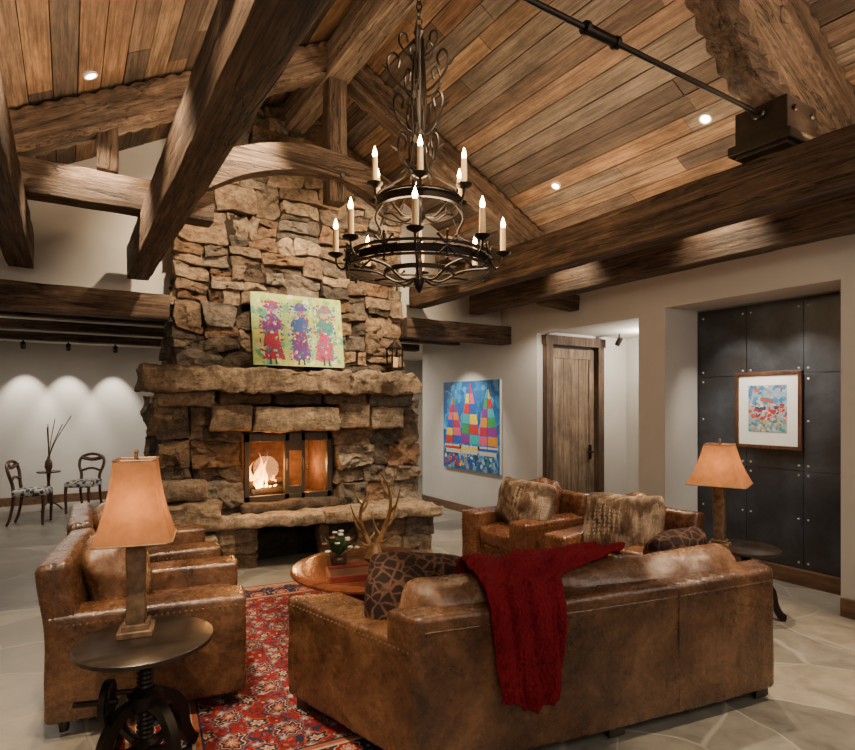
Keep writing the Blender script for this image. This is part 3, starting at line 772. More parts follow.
# ------------------------------------------------------------------ door in vestibule
mb=MB()
mb.box((5.30,5.53,1.24),(.11,.10,2.48)); mb.box((6.27,5.53,1.24),(.11,.10,2.48)); mb.box((5.785,5.53,2.5),(1.12,.12,.12))
struct(mb,'trim_1',DTRIM,smooth=0)
mb=MB()
for i in range(6): mb.box((5.42+.145*i,5.60,1.21),(.139,.04,2.4))
mb.box((5.40,5.575,1.21),(.10,.02,2.4)); mb.box((6.17,5.575,1.21),(.10,.02,2.4)); mb.box((5.785,5.575,2.34),(.68,.02,.13)); mb.box((5.785,5.575,.12),(.68,.02,.2))
d=struct(mb,'door_1',DOORW,smooth=0,bevel=.003)
mb=MB(); mb.cyl((6.13,5.56,1.0),(6.13,5.50,1.0),.012); mb.cyl((6.13,5.51,1.0),(6.03,5.51,1.0),.01); mb.box((6.13,5.56,1.0),(.05,.01,.2)); o=mb.build('door_handle',IRON); parentk(o,d)

# ------------------------------------------------------------------ seating
def nails(mb,pts,r=.008):
    for p in pts: mb.ball(p,r,5)
def line(a,b,step=.035):
    a=Vector(a);b=Vector(b);n=max(1,int((b-a).length/step)); return [a.lerp(b,i/n) for i in range(n+1)]
def club_chair(loc,rot,label,mat,W=.92,D=.93,group='leather club chairs',bh=.84,ct=.22,cush=True):
    e=empty('armchair',loc,rot,label,'armchair',group)
    mb=MB(); mb.soft((0,-.01,.20),(W-.14,D-.14,.22),.03,0,(4,4,2)); mb.build('base',mat,e,smooth=60)
    for s in (-1,1):
        mb=MB(); mb.soft((s*(W/2-.11),.01,.335),(.22,D-.04,.53),.024,(.002,.002,.003),(4,12,7),3,amp=.006,freq=6,seed=s+2); mb.build('arm',mat,e,smooth=60)
    mb=MB(); mb.soft((0,-D/2+.10,.08+bh/2),(W-.02,.15,bh-.04),.035,(0,.006,.004),(10,3,9),3,rot=Matrix.Rotation(rad(7),3,'X'),amp=.009,freq=5); mb.build('backrest',mat,e,smooth=60)
    mb=MB(); mb.soft((0,.09,.39),(W-.45,D-.25,.18),.05,(0,.02,.03),(8,8,2),4,amp=.016,freq=6); mb.build('seat_cushion',mat,e,smooth=60)
    mb=MB(); mb.soft((0,-D/2+.17+ct/2,.68),(W-.46,ct,.44),.09,(.01,.05,.015),(10,3,10),4,rot=Matrix.Rotation(rad(16),3,'X'),amp=.038,freq=6,seed=3); mb.build('back_cushion',LEATHER_T if mat is LEATHER else mat,e,smooth=60)
    for x in (-1,1):
        for y in (-1,1):
            mb=MB(); mb.cyl((x*(W/2-.09),y*(D/2-.1),0),(x*(W/2-.09),y*(D/2-.1),.1),.022,.032); mb.build('foot',DARKW,e)
    mb=MB()
    for s in (-1,1):
        x0=s*(W/2-.11); y=D/2-.012
        nails(mb,line((x0-.085,y,.12),(x0-.085,y,.55),.028)+line((x0+.085,y,.12),(x0+.085,y,.55),.028)+line((x0-.07,y,.575),(x0+.07,y,.575),.028),.0075)
        nails(mb,line((s*(W/2-.001),-D/2+.1,.55),(s*(W/2-.001),D/2-.06,.55),.028),.0075)
    o=mb.build('nailhead_trim',NAIL,e); o['kind']='stuff'
    return e
club_chair((.43,3.72,.013),rad(-100),'brown distressed leather club chair beside the small iron side table',LEATHER,D=.98,bh=.80,ct=.24)
club_chair((.50,4.87,.013),rad(-92),'brown distressed leather club chair nearer the fireplace',LEATHER,D=.96,bh=.80,ct=.24)
club_chair((3.80,4.27,0),rad(92),'cognac leather armchair with fur pillow near the hearth',LEATHER_R,.92,.9,bh=.74,ct=.16)
club_chair((3.80,3.10,0),rad(97),'cognac leather armchair with fur pillow beside the lamp table',LEATHER_R,.92,.9,bh=.74,ct=.16)

# sofa
SO=Vector((2.38,2.335,.013)); SR=rad(-10.9)
SF=empty('sofa',SO,SR,'long distressed brown leather sofa with flared arms, seen from behind','sofa')
def sfn(p):
    x=p.x*1.055+(.015 if p.x>0 else 0)*p.x
    f=1+.40*max(-.1,(p.y+.45))/.87
    return (x*f,p.y-.02*(1-min(1,x*x)),p.z)
def SMB(): m=MB(); m.fn=sfn; return m
mb=SMB(); mb.soft((0,0,.20),(1.94,.86,.30),.03,0,(12,6,2)); mb.build('base',LEATHER,SF,smooth=60)
for s in (-1,1):
    mb=SMB(); mb.soft((s*.90,0,.335),(.20,.88,.53),.024,(.003,.002,.002),(3,14,7),3,amp=.006,freq=6,seed=s+5); mb.build('arm',LEATHER,SF,smooth=60)
mb=SMB(); mb.soft((0,-.355,.39),(2.0,.19,.67),.028,(0,.003,.002),(36,3,10),3,amp=.006,freq=5); mb.build('backrest',LEATHER,SF,smooth=60)
for i in (-1,0,1):
    mb=SMB(); mb.soft((i*.535,.12,.40),(.525,.60,.17),.055,(0,.01,.025),(6,6,2),4,amp=.01,freq=5,seed=i+3); mb.build('seat_cushion',LEATHER_T,SF,smooth=60)
for i,(cx,w) in enumerate(((-.56,.62),(.32,1.08))):
    mb=SMB(); mb.soft((cx,-.19,.61),(w,.24,.40),.10,(.01,.035,.010),(16,2,9),4,rot=Matrix.Rotation(rad(10),3,'X'),amp=.030,freq=5,seed=i+8); mb.build('back_cushion',LEATHER_T,SF,smooth=60)
for (x,y) in ((-.93,-.38),(.93,-.38),(-.93,.38),(.93,.38),(0,-.38),(0,.38)):
    mb=SMB(); mb.box((x,y,.03),(.09,.07,.06)); mb.build('foot',DARKW,SF,smooth=0,bevel=.006)
mb=SMB(); mb.tube([(.335,-.453,z) for z in (.08,.3,.5,.68)],.003,6); mb.build('seam_piping',LEATHER,SF)
mb=SMB(); mb.tube([(-.97+.0647*i,-.450,.66) for i in range(31)],.004,6); mb.build('seam_piping',LEATHER,SF)
mb=SMB()
for s in (-1,1):
    nails(mb,line((s*1.001,-.40,.565),(s*1.001,.40,.565),.026),.0055)
    nails(mb,line((s*.82,.445,.12),(s*.82,.445,.57))+line((s*.98,.445,.12),(s*.98,.445,.57)),.006)
o=mb.build('nailhead_trim',NAIL,SF); o['kind']='stuff'

def pillow(loc,rot,size,mat,label,nm='throw_pillow',seed=0,fur=False):
    mb=MB(); mb.soft((0,0,0),size,.05,(0,.05,0),(11,2,11),3,amp=.026,freq=5,seed=seed,pin=.6)
    e=empty(nm,loc,0,label,'pillow'); e.rotation_euler=rot
    o=mb.build('pillow_cover',mat,e,smooth=60)
    if fur:
        rg=random.Random(seed); b=MB(); cols=[(.27,.20,.145),(.06,.036,.024),(.15,.10,.062),(.40,.33,.26)]
        me=o.data
        for p in me.polygons:
            for _ in range(14):
                vs=[me.vertices[i].co for i in p.vertices]; w=[rg.random() for _ in vs]; S=sum(w); c=sum((v*a for v,a in zip(vs,w)),Vector())/S
                n=p.normal; nz=noise.noise(Vector((c.x*6,c.y*4,c.z*5))+Vector((seed,0,0)))+rg.uniform(-.04,.04)
                dr=(n*.10+Vector((rg.uniform(-.10,.10),0,-.9))).normalized(); L=rg.uniform(.018,.032); sd=dr.cross(n).normalized()*.0012
                col=cols[0] if nz>.12 else cols[2] if nz>-.08 else cols[1]
                if nz>.25: col=cols[3]
                b.add([c-sd,c+sd,c+dr*L],[(0,1,2)],col)
        q=b.build('fur_pile',FUR,e,smooth=0); q['kind']='stuff'
    return e
pillow((3.70,4.16,.72),(rad(14),rad(-4),rad(98)),(.62,.13,.42),HIDE,'mottled brown and cream fur pillow on a leather armchair','fur_pillow',2,True)
pillow((3.70,3.03,.72),(rad(14),rad(3),rad(100)),(.64,.13,.44),HIDE,'mottled brown and cream fur pillow on a leather armchair','fur_pillow',5,True)
pillow((1.56,2.52,.665),(rad(-30),rad(8),rad(-20)),(.62,.15,.42),LEOP,'dark spotted hide pillow resting in the sofa corner',seed=1)
pillow((3.20,2.22,.73),(rad(18),rad(-10),rad(-10)),(.40,.13,.30),LEOP,'dark spotted hide pillow on the far end of the sofa',seed=3)

# red throw draped over the sofa back (local sofa coordinates)
mb=MB(); NU,NV=120,140; vs=[];fs=[]
prof=[(-.08,.72),(-.12,.79),(-.17,.835),(-.23,.845),(-.30,.82),(-.37,.785),(-.45,.762),(-.486,.73),(-.506,.62),(-.508,.53),(-.510,.45),(-.510,.38),(-.510,.315)]
def pr(t):
    f=t*(len(prof)-1); i=min(int(f),len(prof)-2); a=f-i; return prof[i][0]*(1-a)+prof[i+1][0]*a,prof[i][1]*(1-a)+prof[i+1][1]*a
for j in range(NV+1):
    t=j/NV; y,z=pr(t)
    hang=max(0,(t-.52)/.48)
    k=min(1,max(0,(t-.26)/.24)); k=k*k*(3-2*k)
    x0=-.73-.02*hang+.07*hang*hang; x1=.20-.54*k-.06*hang
    for i in range(NU+1):
        u=i/NU; x=x0+(x1-x0)*u
        nz=noise.noise(Vector((x*5,t*4,2)))
        cab=u*8; ph=cab-int(cab)
        if int(cab)%2==0: rib=(.017*abs(math.sin(ph*math.pi))*(.55+.45*math.sin(t*80+ph*6.28)))
        else: rib=.002*abs(math.sin(ph*math.pi*2))
        fold=math.sin(u*10+math.sin(t*4)*1.2+nz*1.4)*.016+nz*.008
        zz=z-.03*u*hang+hang*.02*math.sin(u*7+1)
        if t<.52: 
            bn=abs(math.sin(t*12+x*4+nz*2))*.022
            vs.append((x,y+fold*.5,z+.022+abs(fold)*1.3+bn+rib))
        else: vs.append((x+fold*.4,y-.010-abs(fold)*1.6-rib*1.3,zz))
for j in range(NV):
    for i in range(NU):
        a=j*(NU+1)+i; fs.append((a,a+1,a+NU+2,a+NU+1))
mb.add(vs,fs)
o=mb.build('throw_blanket',KNIT,smooth=80,label='dark red cable-knit throw draped over the sofa back',cat='blanket')
o.matrix_world=Matrix.Translation(SO)@Matrix.Rotation(SR,4,'Z')
so=o.modifiers.new('thick','SOLIDIFY'); so.thickness=.014; so.offset=1
# ------------------------------------------------------------------ rug
mb=MB(); mb.soft((0,0,.006),(2.9,3.0,.012),.005,0,(30,30,1),1)
mb.build('area_rug',RUG,loc=(1.72,3.70,0.0),rot=rad(-6),label='red oriental wool rug with navy and cream floral pattern',cat='rug')

# ------------------------------------------------------------------ tables
e=empty('coffee_table',(1.90,3.84,.013),0,'round polished cherry coffee table with turned pedestal','coffee table')
mb=MB(); mb.lathe([(.0,.405),(.52,.405),(.56,.412),(.58,.425),(.58,.438),(.565,.45),(.5,.452),(.0,.452)],n=64); mb.build('table_top',TABLEW,e)
mb=MB(); mb.lathe([(.34,0),(.36,.03),(.33,.06),(.25,.12),(.20,.2),(.22,.30),(.30,.37),(.40,.405)],n=40); mb.build('pedestal',TABLEW,e)
def dark_table(loc,r,h,label,crank):
    e=empty('side_table',loc,0,label,'side table')
    mb=MB(); mb.lathe([(0,h-.03),(r-.015,h-.03),(r,h-.022),(r,h-.006),(r-.01,h),(0,h)],n=48); mb.build('table_top',DARKW,e)
    mb=MB(); P=[(.055,.10),(.055,.14)]
    z=.16
    while z<h-.10: P+=[(.030,z),(.036,z+.008),(.030,z+.016)]; z+=.02      # threaded screw post
    P+=[(.05,h-.08),(.09,h-.06),(.15,h-.032)]
    mb.lathe(P,n=20)
    mb.lathe([(.06,.30),(.075,.31),(.075,.36),(.06,.37),(.04,.38),(.04,.30)],n=20)
    for a in range(4):
        t=a*math.pi/2+.5; c,s=math.cos(t),math.sin(t)
        P=[(.05,.32),(.12,.30),(.18,.22),(.20,.12),(.23,.05),(.26,.025)]
        mb.sweep(arc([(c*q,s*q,z) for q,z in P],5),.04,.05,(-s,c,0))
        P=[(.04,.12),(.10,.13),(.19,.16)]
        mb.sweep(arc([(c*q,s*q,z) for q,z in P],4),.03,.03,(-s,c,0))
        mb.ball((c*.255,s*.255,.024),.024,8)
    mb.build('pedestal',IRON,e,smooth=50)
    if crank:
        mb=MB(); mb.M=Matrix.Translation((-.15,-.06,.38))@Matrix.Rotation(rad(70),4,'Z')@Matrix.Rotation(rad(90),4,'X')
        mb.lathe([(.07,-.012),(.09,-.012),(.09,.012),(.07,.012)],n=24,closed=True)
        for a in range(5):
            t=a*2*math.pi/5; mb.cyl((0,0,0),(.075*math.cos(t),.075*math.sin(t),0),.009,n=6)
        mb.cyl((0,0,-.13),(0,0,.04),.013,n=8); mb.cyl((.078,0,0),(.078,0,.08),.011,n=8)
        mb.build('crank_wheel',IRON,e,smooth=40)
    return e
dark_table((.29,2.84,0.013),.285,.60,'round dark wood side table on ornate black iron crank base',True)
dark_table((4.50,2.50,0),.25,.54,'round dark side table between armchair and wall',False)

def lamp(loc,rot,label,w0,w1,hs0,hs1,stem):
    e=empty('table_lamp',loc,rot,label,'lamp')
    mb=MB(); mb.box((0,0,.014),(.145,.145,.028)); mb.box((0,0,.04),(.11,.11,.026)); mb.build('lamp_base',BRONZE,e,smooth=0,bevel=.004)
    mb=MB(); mb.soft((0,0,(.05+stem)/2),(.082,.082,stem-.05),.010,0,(3,3,10),1,crag=.006,seed=2)
    mb.build('lamp_stem',BRONZE,e,smooth=30)
    mb=MB(); mb.box((0,0,stem+.008),(.1,.1,.016)); mb.cyl((0,0,stem),(0,0,hs1+.03),.008);mb.ball((0,0,hs1+.035),.012)
    for a in range(2): mb.cyl((-w1/2 if a else 0,0 if a else -w1/2,hs1-.01),(w1/2 if a else 0,0 if a else w1/2,hs1-.01),.003,n=6)
    mb.build('lamp_fitting',BRONZE,e)
    mb=MB(); N=8
    rings=[]
    for i in range(N+1):
        t=i/N; w=(w0+(w1-w0)*t)/2-.012*math.sin(math.pi*t); z=hs0+(hs1-hs0)*t
        P=[]
        for (sx,sy) in ((-1,-1),(1,-1),(1,1),(-1,1)):
            c=w*.12
            if sx*sy>0: P+=[(sx*w,sy*(w-c)),(sx*(w-c),sy*w)]
            else: P+=[(sx*(w-c),sy*w),(sx*w,sy*(w-c))]
        rings.append([(x,y,z) for x,y in P])
    vs=[p for r_ in rings for p in r_]; fs=[]
    for i in range(N):
        for j in range(8): fs.append((i*8+j,i*8+(j+1)%8,(i+1)*8+(j+1)%8,(i+1)*8+j))
    mb.add(vs,fs); mb.build('lamp_shade',SHADE,e,smooth=20)
    for z,w in ((hs0,w0),(hs1,w1)):
        mb=MB(); q=w/2; c=q*.12
        P=[(-q+c,-q),(q-c,-q),(q,-q+c),(q,q-c),(q-c,q),(-q+c,q),(-q,q-c),(-q,-q+c),(-q+c,-q)]
        mb.tube([(x,y,z) for x,y in P],.004,6); mb.build('shade_trim',BRONZE,e)
    mb=MB(); mb.ball((0,0,hs0+.16),.03,12); mb.build('lamp_bulb',BULB,e)
    return e
lamp((.262,2.92,.613),rad(-12),'bronze table lamp with tapered square parchment shade on side table',.315,.17,.43,.79,.42)
lamp((4.35,2.62,.54),rad(22),'bronze table lamp with tapered square parchment shade beside armchair',.42,.20,.49,.80,.48)

# coffee table things
e=empty('antler_sculpture',(1.99,3.95,.465),rad(-25),'branching deer antler sculpture standing on the coffee table','sculpture')
mb=MB(); mb.lathe([(.06,0),(.075,.02),(.055,.06),(.035,.12)],n=16); mb.build('sculpture_base',ANTL,e)
def antler(mb,s,H_=1.0,W_=1.0):
    main=arc([(s*x*W_,y,z*H_) for x,y,z in ((0,0,.05),(.05,.02,.16),(.10,.03,.28),(.135,0,.42),(.12,-.03,.57),(.05,-.05,.70))],8)
    mb.tube(main,[.025-.018*i/(len(main)-1) for i in range(len(main))],8)
    for (k,dx,dy,dz) in ((6,.10,-.06,.10),(14,.10,.05,.19),(22,.08,-.05,.20),(28,-.08,.04,.19),(33,.06,.02,.14),(10,-.08,.06,.17)):
        p=main[k]; q=[p,p+Vector((s*dx*.55,dy*.6,dz*.25)),p+Vector((s*dx,dy,dz*H_))]
        a=arc(q,6); mb.tube(a,[.016-.013*i/(len(a)-1) for i in range(len(a))],7)
mb=MB(); antler(mb,1,.96,.9); mb.build('antler',ANTL,e); mb=MB(); antler(mb,-1,.74,.8); mb.build('antler',ANTL,e)
e=empty('serving_tray',(1.70,3.64,.465),rad(-15),'red and brown lacquer tray lying on coffee table','tray')
mb=MB(); mb.box((0,0,.01),(.40,.26,.02)); 
for s in (-1,1): mb.box((0,s*.125,.025),(.40,.012,.04)); mb.box((s*.195,0,.025),(.012,.25,.04))
mb.build('tray_body',RED,e,smooth=0,bevel=.003)
mb=MB(); mb.box((0,0,.024),(.36,.22,.008)); mb.build('tray_liner',POTM,e,smooth=0)
e=empty('flower_arrangement',(1.68,3.92,.465),0,'small potted arrangement of pale white flowers with greenery','flowers')
mb=MB(); mb.lathe([(.045,0),(.06,.03),(.065,.06),(.055,.08),(.05,.08)],n=18); mb.build('pot',POTM,e)
mb=MB(); rg=random.Random(3)
for i in range(110):
    a=rg.uniform(0,6.28); l=rg.uniform(.07,.20); t=rg.uniform(.2,1.4); d=Vector((math.cos(a)*math.cos(t),math.sin(a)*math.cos(t),math.sin(t))); p=Vector((0,0,.08)); q=p+d*l; s=d.cross(Vector((0,0,1))).normalized()*.012
    mb.add([p,p.lerp(q,.6)+s,q,p.lerp(q,.6)-s],[(0,1,2,3)])
mb.build('foliage',GREEN,e,smooth=0)
for i in range(14):
    a=i*2.4; r=.02+.009*i; mb=MB(); c=(r*math.cos(a),r*math.sin(a),.26-.010*i)
    for j in range(6):
        t=j*math.pi/3; mb.ball((c[0]+.012*math.cos(t),c[1]+.012*math.sin(t),c[2]),.010,6,sc=(1,1,.6))
    mb.ball(c,.008,6); mb.build('blossom',PINKP if i%5==4 else PETAL,e)

# ------------------------------------------------------------------ chandelier
CX,CY=2.08,3.44
ch=empty('chandelier',(CX,CY,2.45),0,'two-tier black wrought iron chandelier with candle lights','chandelier')
Z=lambda z:z-2.45
def cb(mb,nm,mat=IRON,sm=45): return mb.build(nm,mat,ch,smooth=sm)
mb=MB(); mb.ring((0,0,Z(2.62)),.50,.012,.05); mb.ring((0,0,Z(2.58)),.50,.03,.01); mb.ring((0,0,Z(2.67)),.50,.03,.01); mb.ring((0,0,Z(2.57)),.24,.014,.03)
for i in range(8):
    a=i*math.pi/4+.2; c,s=math.cos(a),math.sin(a)
    mb.tube(arc([(c*.03,s*.03,Z(2.54)),(c*.15,s*.15,Z(2.51)),(c*.3,s*.3,Z(2.58)),(c*.5,s*.5,Z(2.60))],6),.009,6)
    a2=a+.39; m=Vector((math.cos(a2)*.51,math.sin(a2)*.51,Z(2.64))); tg=Vector((-math.sin(a2),math.cos(a2),0))
    for q in range(4):
        t=q*math.pi/4; d=tg*math.cos(t)*.085+Vector((0,0,1))*math.sin(t)*.085; mb.cyl(m-d,m+d,.007,n=5)
        for sg in (-1,1): mb.ball(m+d*sg,.012,5)
cb(mb,'lower_ring')
mb=MB(); mb.ring((0,0,Z(3.04)),.29,.012,.045); mb.ring((0,0,Z(3.07)),.29,.028,.01); mb.ring((0,0,Z(3.01)),.29,.028,.01)
for i in range(6):
    a=i*math.pi/3; c,s=math.cos(a),math.sin(a)
    mb.tube(arc([(c*.02,s*.02,Z(2.98)),(c*.12,s*.12,Z(2.95)),(c*.22,s*.22,Z(3.02)),(c*.29,s*.29,Z(3.03))],5),.008,6)
    mb.tube(arc([(c*.29,s*.29,Z(3.0)),(c*.34,s*.34,Z(2.9)),(c*.30,s*.30,Z(2.8)),(c*.4,s*.4,Z(2.72)),(c*.49,s*.49,Z(2.66))],6),.008,6)
cb(mb,'upper_ring')
mb=MB(); mb.cyl((0,0,Z(2.48)),(0,0,Z(4.3)),.018,n=10); mb.lathe([(.004,Z(2.43)),(.03,Z(2.47)),(.045,Z(2.53)),(.02,Z(2.58)),(.03,Z(2.63)),(.014,Z(2.68))],n=14); mb.lathe([(.014,Z(2.92)),(.05,Z(2.96)),(.05,Z(3.0)),(.014,Z(3.05))],n=14); mb.lathe([(.014,Z(3.5)),(.045,Z(3.53)),(.014,Z(3.58))],n=14);mb.lathe([(.014,Z(4.2)),(.04,Z(4.25)),(.014,Z(4.3))],n=14)
cb(mb,'center_stem')
for i in range(5):
    a=i*math.pi*2/5+.26; c,s=math.cos(a),math.sin(a); mb=MB()
    TB=lambda P,r: mb.tube(arc([(c*q,s*q,Z(z)) for q,z in P],6),r,6)
    TB([(.28,3.05),(.28,3.12),(.19,3.18),(.09,3.26),(.05,3.38),(.04,3.55),(.05,3.75),(.04,4.0),(.03,4.2)],.009)
    for (z,w) in ((3.30,.14),(3.58,.17),(3.86,.21)):
        TB([(.04,z-.03),(w*.5,z-.01),(w*.95,z+.08),(w*1.05,z+.18),(w*.85,z+.23),(w*.66,z+.19),(w*.72,z+.13)],.009)
        p=Vector((c*w*.95,s*w*.95,Z(z+.10))); q=p+Vector((c*.07,s*.07,.05)); ww=Vector((-s,c,0))*.020; m=p.lerp(q,.5)
        mb.add([p,m+ww,q,m-ww,m+Vector((0,0,.008))],[(0,1,4),(1,2,4),(2,3,4),(3,0,4)])
        p=Vector((c*w*.6,s*w*.6,Z(z))); q=p+Vector((c*.05,s*.05,-.04)); m=p.lerp(q,.5)
        mb.add([p,m+ww,q,m-ww,m+Vector((0,0,.008))],[(0,1,4),(1,2,4),(2,3,4),(3,0,4)])
    TB([(.03,4.08),(.09,4.10),(.14,4.17),(.13,4.23),(.09,4.23),(.08,4.18)],.008)
    cb(mb,'scroll_arm')
mb=MB(); z=4.30; i=0
while z<4.62:
    mb.M=Matrix.Translation((0,0,Z(z+.03)))@Matrix.Rotation(rad(90)*(i%2),4,'Z')@Matrix.Rotation(rad(90),4,'X')@Matrix.Diagonal((.6,1,1,1))
    pts=[(.035*math.cos(t*math.pi/6),.035*math.sin(t*math.pi/6),0) for t in range(13)]; mb.tube(pts,.006,6,cap=False); z+=.052;i+=1
cb(mb,'hanging_chain')
def candle(r,a,z):
    c,s=math.cos(a),math.sin(a); r0=r-.09
    mb=MB(); mb.tube(arc([(c*r0,s*r0,Z(z-.06)),(c*(r0+.04),s*(r0+.04),Z(z-.10)),(c*(r-.01),s*(r-.01),Z(z-.07)),(c*r,s*r,Z(z))],5),.008,6)
    mb.lathe([(.01,Z(z)-.02),(.05,Z(z)),(.055,Z(z)+.012),(.02,Z(z)+.01),(.02,Z(z)+.03)],(c*r,s*r,0),14); p=cb(mb,'candle_arm')
    mb=MB(); mb.cyl((c*r,s*r,Z(z)+.01),(c*r,s*r,Z(z)+.18),.021,.019,n=12); mb.build('candle_sleeve',CHALK,p)
    mb=MB(); mb.lathe([(.008,0),(.015,.012),(.017,.028),(.011,.05),(.002,.078)],(c*r,s*r,Z(z)+.18),12); mb.build('candle_bulb',BULB,p)
for i in range(8): candle(.585,i*math.pi/4+.2,2.70)
for i in range(6): candle(.345,i*math.pi/3+.0,3.12)

# ------------------------------------------------------------------ rear room furniture
def balloon_chair(loc,rot,label):
    e=empty('dining_chair',loc,rot,label,'chair','side chairs in the rear room'); e.scale=(.94,.94,.96)
    mb=MB(); mb.soft((0,0,.46),(.42,.42,.09),.03,(0,0,.02),(4,4,1),3); mb.build('seat',SEATF,e)
    for (x,y) in ((-.18,.18),(.18,.18)):
        mb=MB(); mb.tube([(x,y,.43),(x*1.02,y+.01,.3),(x,y,.12),(x,y,0)],[.026,.024,.02,.018],8); mb.build('leg',CHAIRW,e)
    for x in (-.16,.16):
        mb=MB(); mb.tube([(x,-.19,.46),(x,-.2,.3),(x,-.24,.1),(x,-.28,0)],[.024,.022,.02,.018],8); mb.build('leg',CHAIRW,e)
    mb=MB(); P=[(-.16,-.19,.43),(-.15,-.21,.58),(-.2,-.24,.74),(-.17,-.27,.86),(0,-.28,.91),(.17,-.27,.86),(.2,-.24,.74),(.15,-.21,.58),(.16,-.19,.43)]
    mb.tube(arc(P,6),.024,8); mb.tube(arc([(-.16,-.22,.64),(0,-.235,.68),(.16,-.22,.64)],6),.02,8)
    mb.tube(arc([(-.17,-.26,.85),(0,-.27,.82),(.17,-.26,.85)],6),.03,8); mb.build('backrest',CHAIRW,e)
    return e
balloon_chair((-.42,9.72,0),rad(-105),'walnut balloon-back chair with dark floral seat by rear wall')
balloon_chair((.20,10.35,0),rad(150),'walnut balloon-back chair with dark floral seat beside little table')
e=empty('pedestal_table',(-.26,10.7,0),0,'small round walnut pedestal table against plain wall','table')
mb=MB(); mb.lathe([(0,.60),(.16,.60),(.16,.62),(0,.62)],n=24); mb.build('table_top',CHAIRW,e)
mb=MB(); mb.lathe([(.02,.12),(.03,.3),(.02,.45),(.03,.60)],n=12)
for a in range(3):
    t=a*2.09; mb.tube(arc([(0,0,.15),(.1*math.cos(t),.1*math.sin(t),.1),(.18*math.cos(t),.18*math.sin(t),.016)],5),.014,6)
mb.build('pedestal',CHAIRW,e)
e=empty('branch_vase',(-.26,10.7,.62),0,'dark vase holding tall bare branches on small table','vase')
mb=MB(); mb.lathe([(.03,0),(.055,.06),(.05,.14),(.02,.2),(.025,.23)],n=16); mb.build('vase',POTM,e)
mb=MB(); rg=random.Random(8)
for i in range(6):
    dx=rg.uniform(-.10,.30);dy=rg.uniform(-.1,.1); h=rg.uniform(.45,.78); mb.tube(arc([(0,0,.2),(dx*.3,dy,.2+h*.4),(dx,dy,.2+h)],5),.007,5)
mb.build('branches',CHAIRW,e)

# ------------------------------------------------------------------ lights
def light(kind,loc,energy,color=(1,.78,.55),size=.1,target=None,spot=70,blend=.6,sy=None):
    l=bpy.data.lights.new('light',kind); l.energy=energy; l.color=color
    o=bpy.data.objects.new('light',l); COL.objects.link(o); o.location=loc
    if kind=='AREA':
        l.size=size
        if sy: l.shape='RECTANGLE'; l.size_y=sy
    else: l.shadow_soft_size=size
    if kind=='SPOT': l.spot_size=rad(spot); l.spot_blend=blend
    if target is not None: o.rotation_euler=(Vector(target)-Vector(loc)).to_track_quat('-Z','Y').to_euler()
    return o
WARM=(1,.76,.50); SOFT=(1,.89,.75)
def can(x,y,tgt=None,en=460):
    z=roof(x)
    e=empty('recessed_light',(x,y,z),0,'small round recessed ceiling downlight','downlight','recessed ceiling lights')
    e.rotation_euler=(0,(ang if x>RX else -ang),0)
    mb=MB(); mb.ring((0,0,-.004),.042,.012,.012,24); mb.build('trim_ring',WHITE,e)
    mb=MB(); mb.lathe([(0,-.006),(.032,-.006),(.032,0),(0,0)],n=20); mb.build('light_disc',LED,e)
    light('SPOT',(x,y,z-.06),en,WARM,.04,tgt or (x,y,0),70,.7)
can(4.18,2.63,(3.6,2.7,0)); can(4.18,4.24,(3.6,4.2,0)); can(4.18,1.0,(2.9,1.8,0),640); can(.13,4.64,(.5,4.7,0)); can(.0,3.0,(.5,3.5,0)); can(.0,1.4,(.7,2.4,0),560)
# fireplace washers
light('SPOT',(1.3,4.62,4.25),480,WARM,.04,(1.4,6.15,3.0),80,.8)
light('SPOT',(2.9,4.62,4.25),480,WARM,.04,(2.8,6.15,3.0),80,.8)
light('SPOT',(1.2,4.3,4.3),540,WARM,.04,(1.5,6.0,1.0),56,.8)
light('SPOT',(3.0,4.3,4.3),540,WARM,.04,(2.9,6.0,1.0),56,.8)
light('SPOT',(2.1,2.6,4.5),600,WARM,.08,(2.1,4.4,.4),60,.7)
light('SPOT',(2.6,2.6,4.3),240,WARM,.06,(1.6,4.95,3.9),44,.7)
# uplight strips on beam tops
for x in (3.6,.555): light('AREA',(x,2.6,3.18),78,(1,.71,.43),.12,(x,2.6,5),sy=6.0)
for x in (4.5,-.345): light('AREA',(x,2.6,3.16),34,(1,.71,.43),.12,(x,2.6,5),sy=6.0)
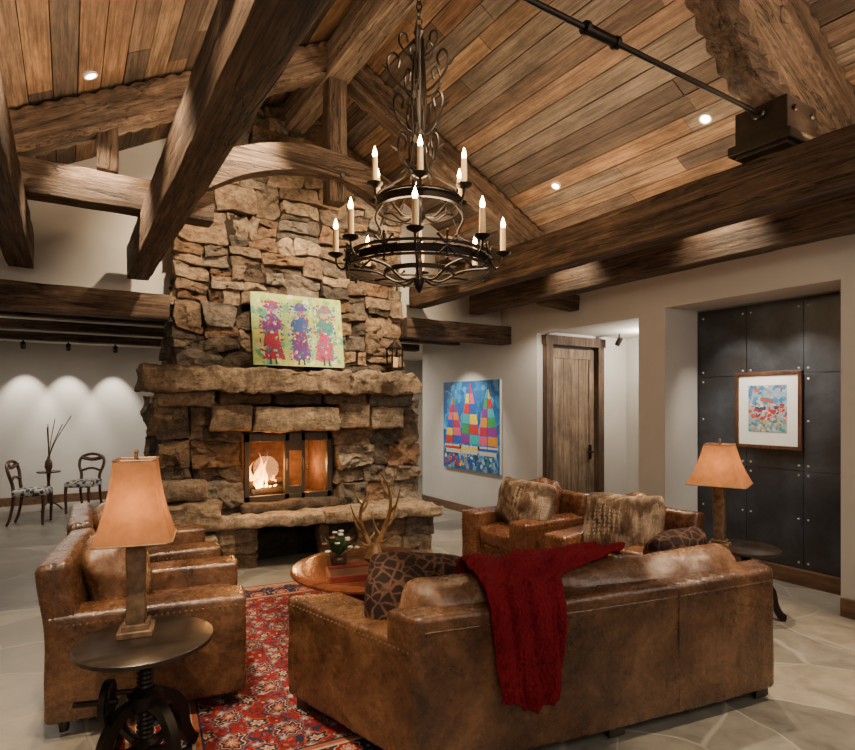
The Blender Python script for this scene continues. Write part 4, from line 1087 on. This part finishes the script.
# art
light('SPOT',(4.2,7.0,2.5),140,SOFT,.03,(5.15,7.0,1.2),70,.7)
light('SPOT',(5.25,3.15,2.62),60,SOFT,.02,(5.72,3.25,1.4),75,.7)
light('SPOT',(5.25,2.6,2.62),60,SOFT,.02,(5.72,2.65,1.4),75,.7)
light('SPOT',(4.9,3.0,2.7),70,SOFT,.03,(5.7,2.95,1.3),70,.7)
for xx in (-.6,.0,.67):
    e=empty('track_spotlight',(xx,10.98,2.68),0,'small black wall-washing spotlight under the ceiling','spotlight','rear room spotlights')
    mb=MB(); mb.cyl((0,0,0),(0,0,-.06),.012,n=8); mb.cyl((0,-.03,-.06),(0,.05,-.13),.035,n=14); mb.build('spot_head',IRON,e)
    light('SPOT',(xx,11.12,2.55),140,SOFT,.015,(xx,11.55,1.3),58,.7)
light('AREA',(-.5,9.2,2.55),34,SOFT,1.2,(-.5,9.2,0))
light('POINT',(-1.2,8.0,1.9),10,SOFT,.3)
light('AREA',(4.3,9.8,2.55),120,SOFT,1.0,(4.3,9.8,0))
light('POINT',(6.3,4.75,2.45),60,SOFT,.06)
e=empty('track_spotlight',(6.3,5.2,2.61),0,'small black spotlight on the vestibule ceiling','spotlight')
mb=MB(); mb.cyl((0,0,0),(0,0,-.06),.012,n=8); mb.cyl((0,-.02,-.06),(0,.04,-.15),.035,n=14); mb.build('spot_head',IRON,e)
light('SPOT',(4.75,4.9,2.75),90,SOFT,.05,(5.15,5.9,1.2),90,.8)
# practicals
light('POINT',(CX,CY,2.95),100,(1,.68,.37),.3)
light('POINT',(.262,2.92,.613+.58),6,(1,.60,.27),.04)
light('POINT',(4.35,2.62,.54+.62),6,(1,.60,.27),.04)
light('POINT',(1.78,6.15,1.0),24,(1,.42,.12),.06)
light('POINT',(2.33,6.45,.95),14,(1,.42,.12),.06)
light('POINT',(1.85,5.75,.95),10,(1,.45,.14),.15)
# room fill
light('AREA',(-.3,-1.3,2.7),66,(1,.86,.72),1.1,(2.0,3.2,.8))
light('AREA',(3.4,-.8,2.6),48,(1,.86,.72),.9,(2.6,3.5,.8))
w=bpy.data.worlds.new('world'); bpy.context.scene.world=w; w.use_nodes=True
w.node_tree.nodes['Background'].inputs[0].default_value=(1,.88,.76,1); w.node_tree.nodes['Background'].inputs[1].default_value=.055

# ------------------------------------------------------------------ camera
cam=bpy.data.cameras.new('camera'); co=bpy.data.objects.new('camera',cam); COL.objects.link(co)
co.location=(0,0,1.65); co.rotation_euler=(rad(90),0,rad(-32)); cam.lens=24.2; cam.sensor_width=36; cam.shift_y=.035; cam.clip_start=.05
bpy.context.scene.camera=co
